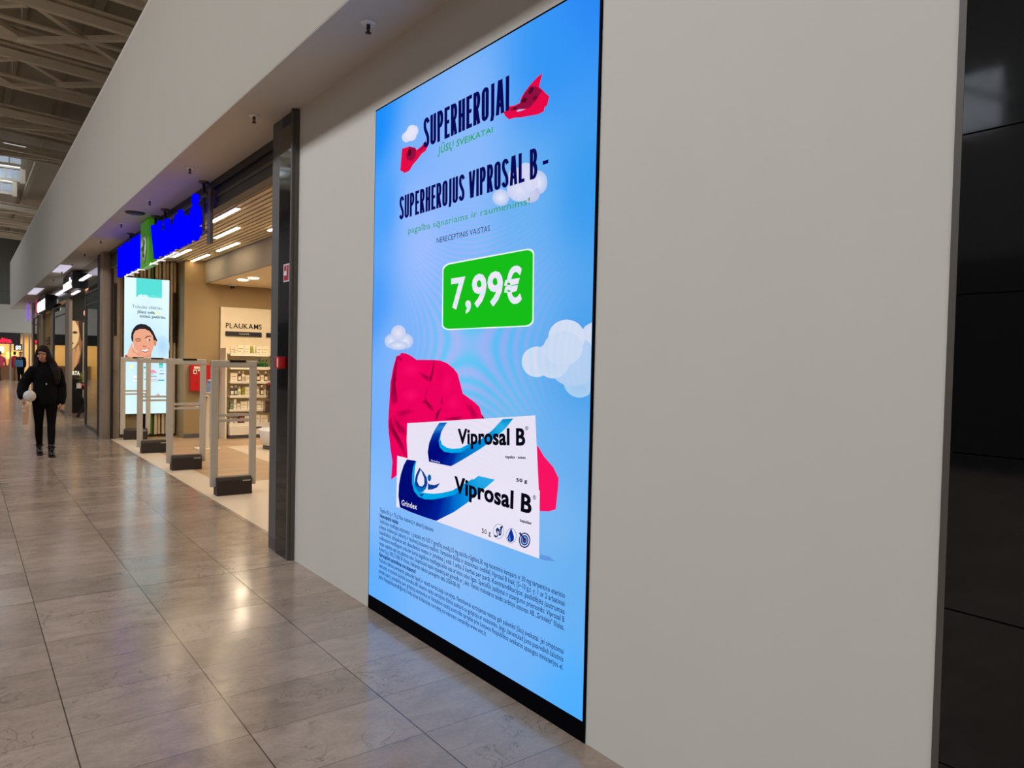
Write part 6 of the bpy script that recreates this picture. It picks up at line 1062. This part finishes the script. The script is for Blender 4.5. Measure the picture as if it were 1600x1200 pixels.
b = MB(); b.tube((0.005, -0.135, 1.12), (0.005, -0.137, 1.09), 0.005); me = bpy.data.meshes.new('zip_pull'); b.bm.to_mesh(me); b.bm.free(); me.materials.append(M['white']); o = bpy.data.objects.new('zip_pull', me); COL.objects.link(o); o.parent = pw
fused('leggings', [limb([(0, 0, 0.96, 0.13, 0.10), (0, 0, 0.86, 0.15, 0.11), (0, 0, 0.80, 0.13, 0.10)]), L_('hR', 'kR', 'cR', 'aR', d=0.007), L_('hL', 'kL', 'cL', 'aL', d=0.007)], M['coat'], pw, 0.008)
for (ax, ay, lift) in ((-0.06, 0.17, 0.012), (0.07, -0.17, 0.0)):
    bt = [skin_mesh({'a': (ax, ay, 0.20, 0.052), 'b': (ax, ay, 0.08 + lift, 0.045), 'c': (ax, ay - 0.08, 0.05 + lift, 0.042), 'd': (ax, ay - 0.15, 0.036 + lift, 0.034)}, [('a', 'b'), ('b', 'c'), ('c', 'd')]), ball_mesh((ax, ay + 0.01, 0.05 + lift), 0.042, 0.045, 0.05)]
    o = fused('boot', bt, mat('boot_leather', (14, 14, 15), 0.3), pw, 0.007)
    b = MB(); b.box(ax - 0.04, ax + 0.04, ay - 0.18, ay + 0.05, lift, lift + 0.022); b.box(ax - 0.055, ax + 0.055, ay - 0.058, ay + 0.055, 0.135 + lift, 0.145 + lift); me = bpy.data.meshes.new('sole'); b.bm.to_mesh(me); b.bm.free(); me.materials.append(M['black']); q = bpy.data.objects.new('sole', me); COL.objects.link(q); q.parent = o
hm = [ball_mesh(HP(0, 0.008, 0.062), 0.084, 0.092, 0.080), ball_mesh(HP(0, 0.05, -0.02), 0.09, 0.07, 0.12),
      limb([(*HP(0.068, -0.03, 0.06), 0.03, 0.035), (*HP(0.086, -0.015, -0.04), 0.038, 0.05), (0.085, -0.02, 1.42, 0.06, 0.05), (0.13, -0.06, 1.30, 0.066, 0.05), (0.15, -0.07, 1.18, 0.05, 0.04), (0.15, -0.07, 1.10, 0.02, 0.02)]),
      limb([(*HP(-0.066, -0.02, 0.06), 0.026, 0.035), (*HP(-0.084, 0.0, -0.04), 0.03, 0.045), (-0.105, 0.0, 1.43, 0.04, 0.045), (-0.12, 0.0, 1.36, 0.045, 0.05), (-0.12, 0.0, 1.30, 0.02, 0.02)]),
      limb([(HX, 0.06, 1.58, 0.08, 0.05), (0.0, 0.085, 1.42, 0.11, 0.05), (0.03, 0.12, 1.25, 0.13, 0.04), (0.03, 0.12, 1.15, 0.08, 0.03)])]
fused('hair', hm, M['hair'], pw, 0.008)
# bags in her right hand
bw = thing('handbag', 'rounded white bag held against the walking woman\'s right hand', 'bag', (0.80, 13.08, 0.93))
b = MB(); b.ball((0.80, 13.08, 0.925), 0.085, 0.06, 0.085, 18); b.build('body', M['bagw'], bw); b = MB(); b.tube((0.74, 13.08, 0.98), (0.80, 13.07, 1.02), 0.006); b.tube((0.80, 13.07, 1.02), (0.86, 13.08, 0.98), 0.006); b.build('handle', M['bagw'], bw)
bg_ = thing('paper_bag', 'narrow tan paper bag hanging from the walking woman\'s right hand', 'bag', (0.76, 13.10, 0.5))
b = MB(); b.prism([(0.705, 13.03, 0.76), (0.80, 13.03, 0.80), (0.775, 13.03, 0.50), (0.715, 13.03, 0.50)], (0, 0.14, 0)); b.build('body', M['bag'], bg_, bevel=0.004); b = MB(); b.box(0.695, 0.745, 13.025, 13.03, 0.70, 0.72); b.build('tape', M['bagw'], bg_)
b = MB(); b.tube((0.72, 13.1, 0.76), (0.73, 13.13, 0.84), 0.004); b.tube((0.79, 13.1, 0.79), (0.74, 13.13, 0.84), 0.004); b.build('handle', M['bag'], bg_)

def far_person(x, y, h, top, legs, label, facing=0.0, extra=None):
    t = thing('person', label, 'person', (x, y, 0.0)); k = h / 1.65
    j = {'p': (0, 0, .9 * k, .12 * k, .09 * k), 'c': (0, 0, 1.25 * k, .13 * k, .09 * k), 'n': (0, 0, 1.44 * k, .045 * k), 'sl': (-.15 * k, 0, 1.34 * k, .05 * k), 'el': (-.2 * k, .02, 1.08 * k, .04 * k), 'wl': (-.17 * k, -.08, .88 * k, .03 * k), 'sr': (.15 * k, 0, 1.34 * k, .05 * k), 'er': (.2 * k, .02, 1.08 * k, .04 * k), 'wr': (.18 * k, -.05, .86 * k, .03 * k), 'hl': (-.08 * k, 0, .85 * k, .09 * k), 'kl': (-.08 * k, 0, .46 * k, .055 * k), 'al': (-.08 * k, .03, .08 * k, .04 * k), 'fl': (-.08 * k, -.1, .04, .035), 'hr': (.08 * k, 0, .85 * k, .09 * k), 'kr': (.08 * k, 0, .46 * k, .055 * k), 'ar': (.08 * k, .03, .08 * k, .04 * k), 'fr': (.08 * k, -.1, .04, .035)}
    B = [('p', 'c'), ('c', 'n'), ('c', 'sl'), ('sl', 'el'), ('el', 'wl'), ('c', 'sr'), ('sr', 'er'), ('er', 'wr'), ('p', 'hl'), ('hl', 'kl'), ('kl', 'al'), ('al', 'fl'), ('p', 'hr'), ('hr', 'kr'), ('kr', 'ar'), ('ar', 'fr')]
    def Q(*ks, d=0.0): return limb([(*j[q][:3], j[q][3] + d, (j[q][4] if len(j[q]) > 4 else j[q][3]) + d) for q in ks])
    fused('body', [Q('p', 'c', 'n'), Q('sl', 'el', 'wl'), Q('sr', 'er', 'wr'), Q('hl', 'kl', 'al', 'fl'), Q('hr', 'kr', 'ar', 'fr'), ball_mesh((0, 0, 1.56 * k), .075 * k, .09 * k, .105 * k)], M['skin'], t, 0.015)
    fused('jacket', [Q('p', 'c', d=.035), Q('sl', 'el', 'wl', d=.02), Q('sr', 'er', 'wr', d=.02), limb([(-.12 * k, 0, 1.34 * k, .07), (.12 * k, 0, 1.34 * k, .07)])], top, t, 0.015)
    fused('trousers', [Q('hl', 'kl', 'al', d=.015), Q('hr', 'kr', 'ar', d=.015)], legs, t, 0.015)
    fused('hair', [ball_mesh((0, .02, 1.6 * k), .085 * k, .09 * k, .09 * k)], M['hair'], t, 0.015)
    return t
M['bluebag'] = mat('teal_bag', (60, 100, 130), 0.6); M['pinkc'] = mat('pink_cloth', (200, 60, 90), 0.7); M['redc'] = mat('red_cloth', (190, 30, 40), 0.7)
far_person(2.45, 46.5, 1.62, M['coat'], M['coat'], 'distant person in dark clothes standing by the far shop with a blue bag')
b = MB(); b.box(2.16, 2.52, 46.2, 46.34, 0.84, 1.22); o = b.build('backpack', M['bluebag'], bevel=0.04, seg=3); tag(o, 'teal blue bag carried by the distant person', 'bag')
b = MB(); b.tube((2.25, 46.25, 1.2), (2.4, 46.3, 1.42), 0.015); b.build('strap', M['bluebag'], o)
for x, m_, s in ((1.68, M['pinkc'], 'pink jacket, left'), (2.36, M['redc'], 'red jacket, right')):
    t = thing('mannequin', 'shop mannequin in a %s in the far display' % s, 'mannequin', (x, 50.35, 0.0), 'mannequins in the far shop display')
    b = MB(); b.lathe((x, 50.35, 0.75), [(0.14, 0), (0.17, 0.2), (0.2, 0.5), (0.17, 0.6), (0.06, 0.68)], 16); b.build('torso', m_, t); b = MB(); b.ball((x, 50.35, 1.56), 0.08, 0.09, 0.11); b.build('head', M['text'], t); b = MB(); b.tube((x, 50.35, 0), (x, 50.35, 0.8), 0.03); b.lathe((x, 50.35, 0), [(0.15, 0), (0.15, 0.02)], 16); b.build('stand', M['black'], t)
    for s2 in (-1, 1): b = MB(); b.tube((x + s2 * 0.19, 50.35, 1.32), (x + s2 * 0.26, 50.33, 0.85), 0.06, 0.045); b.build('sleeve', m_, t)
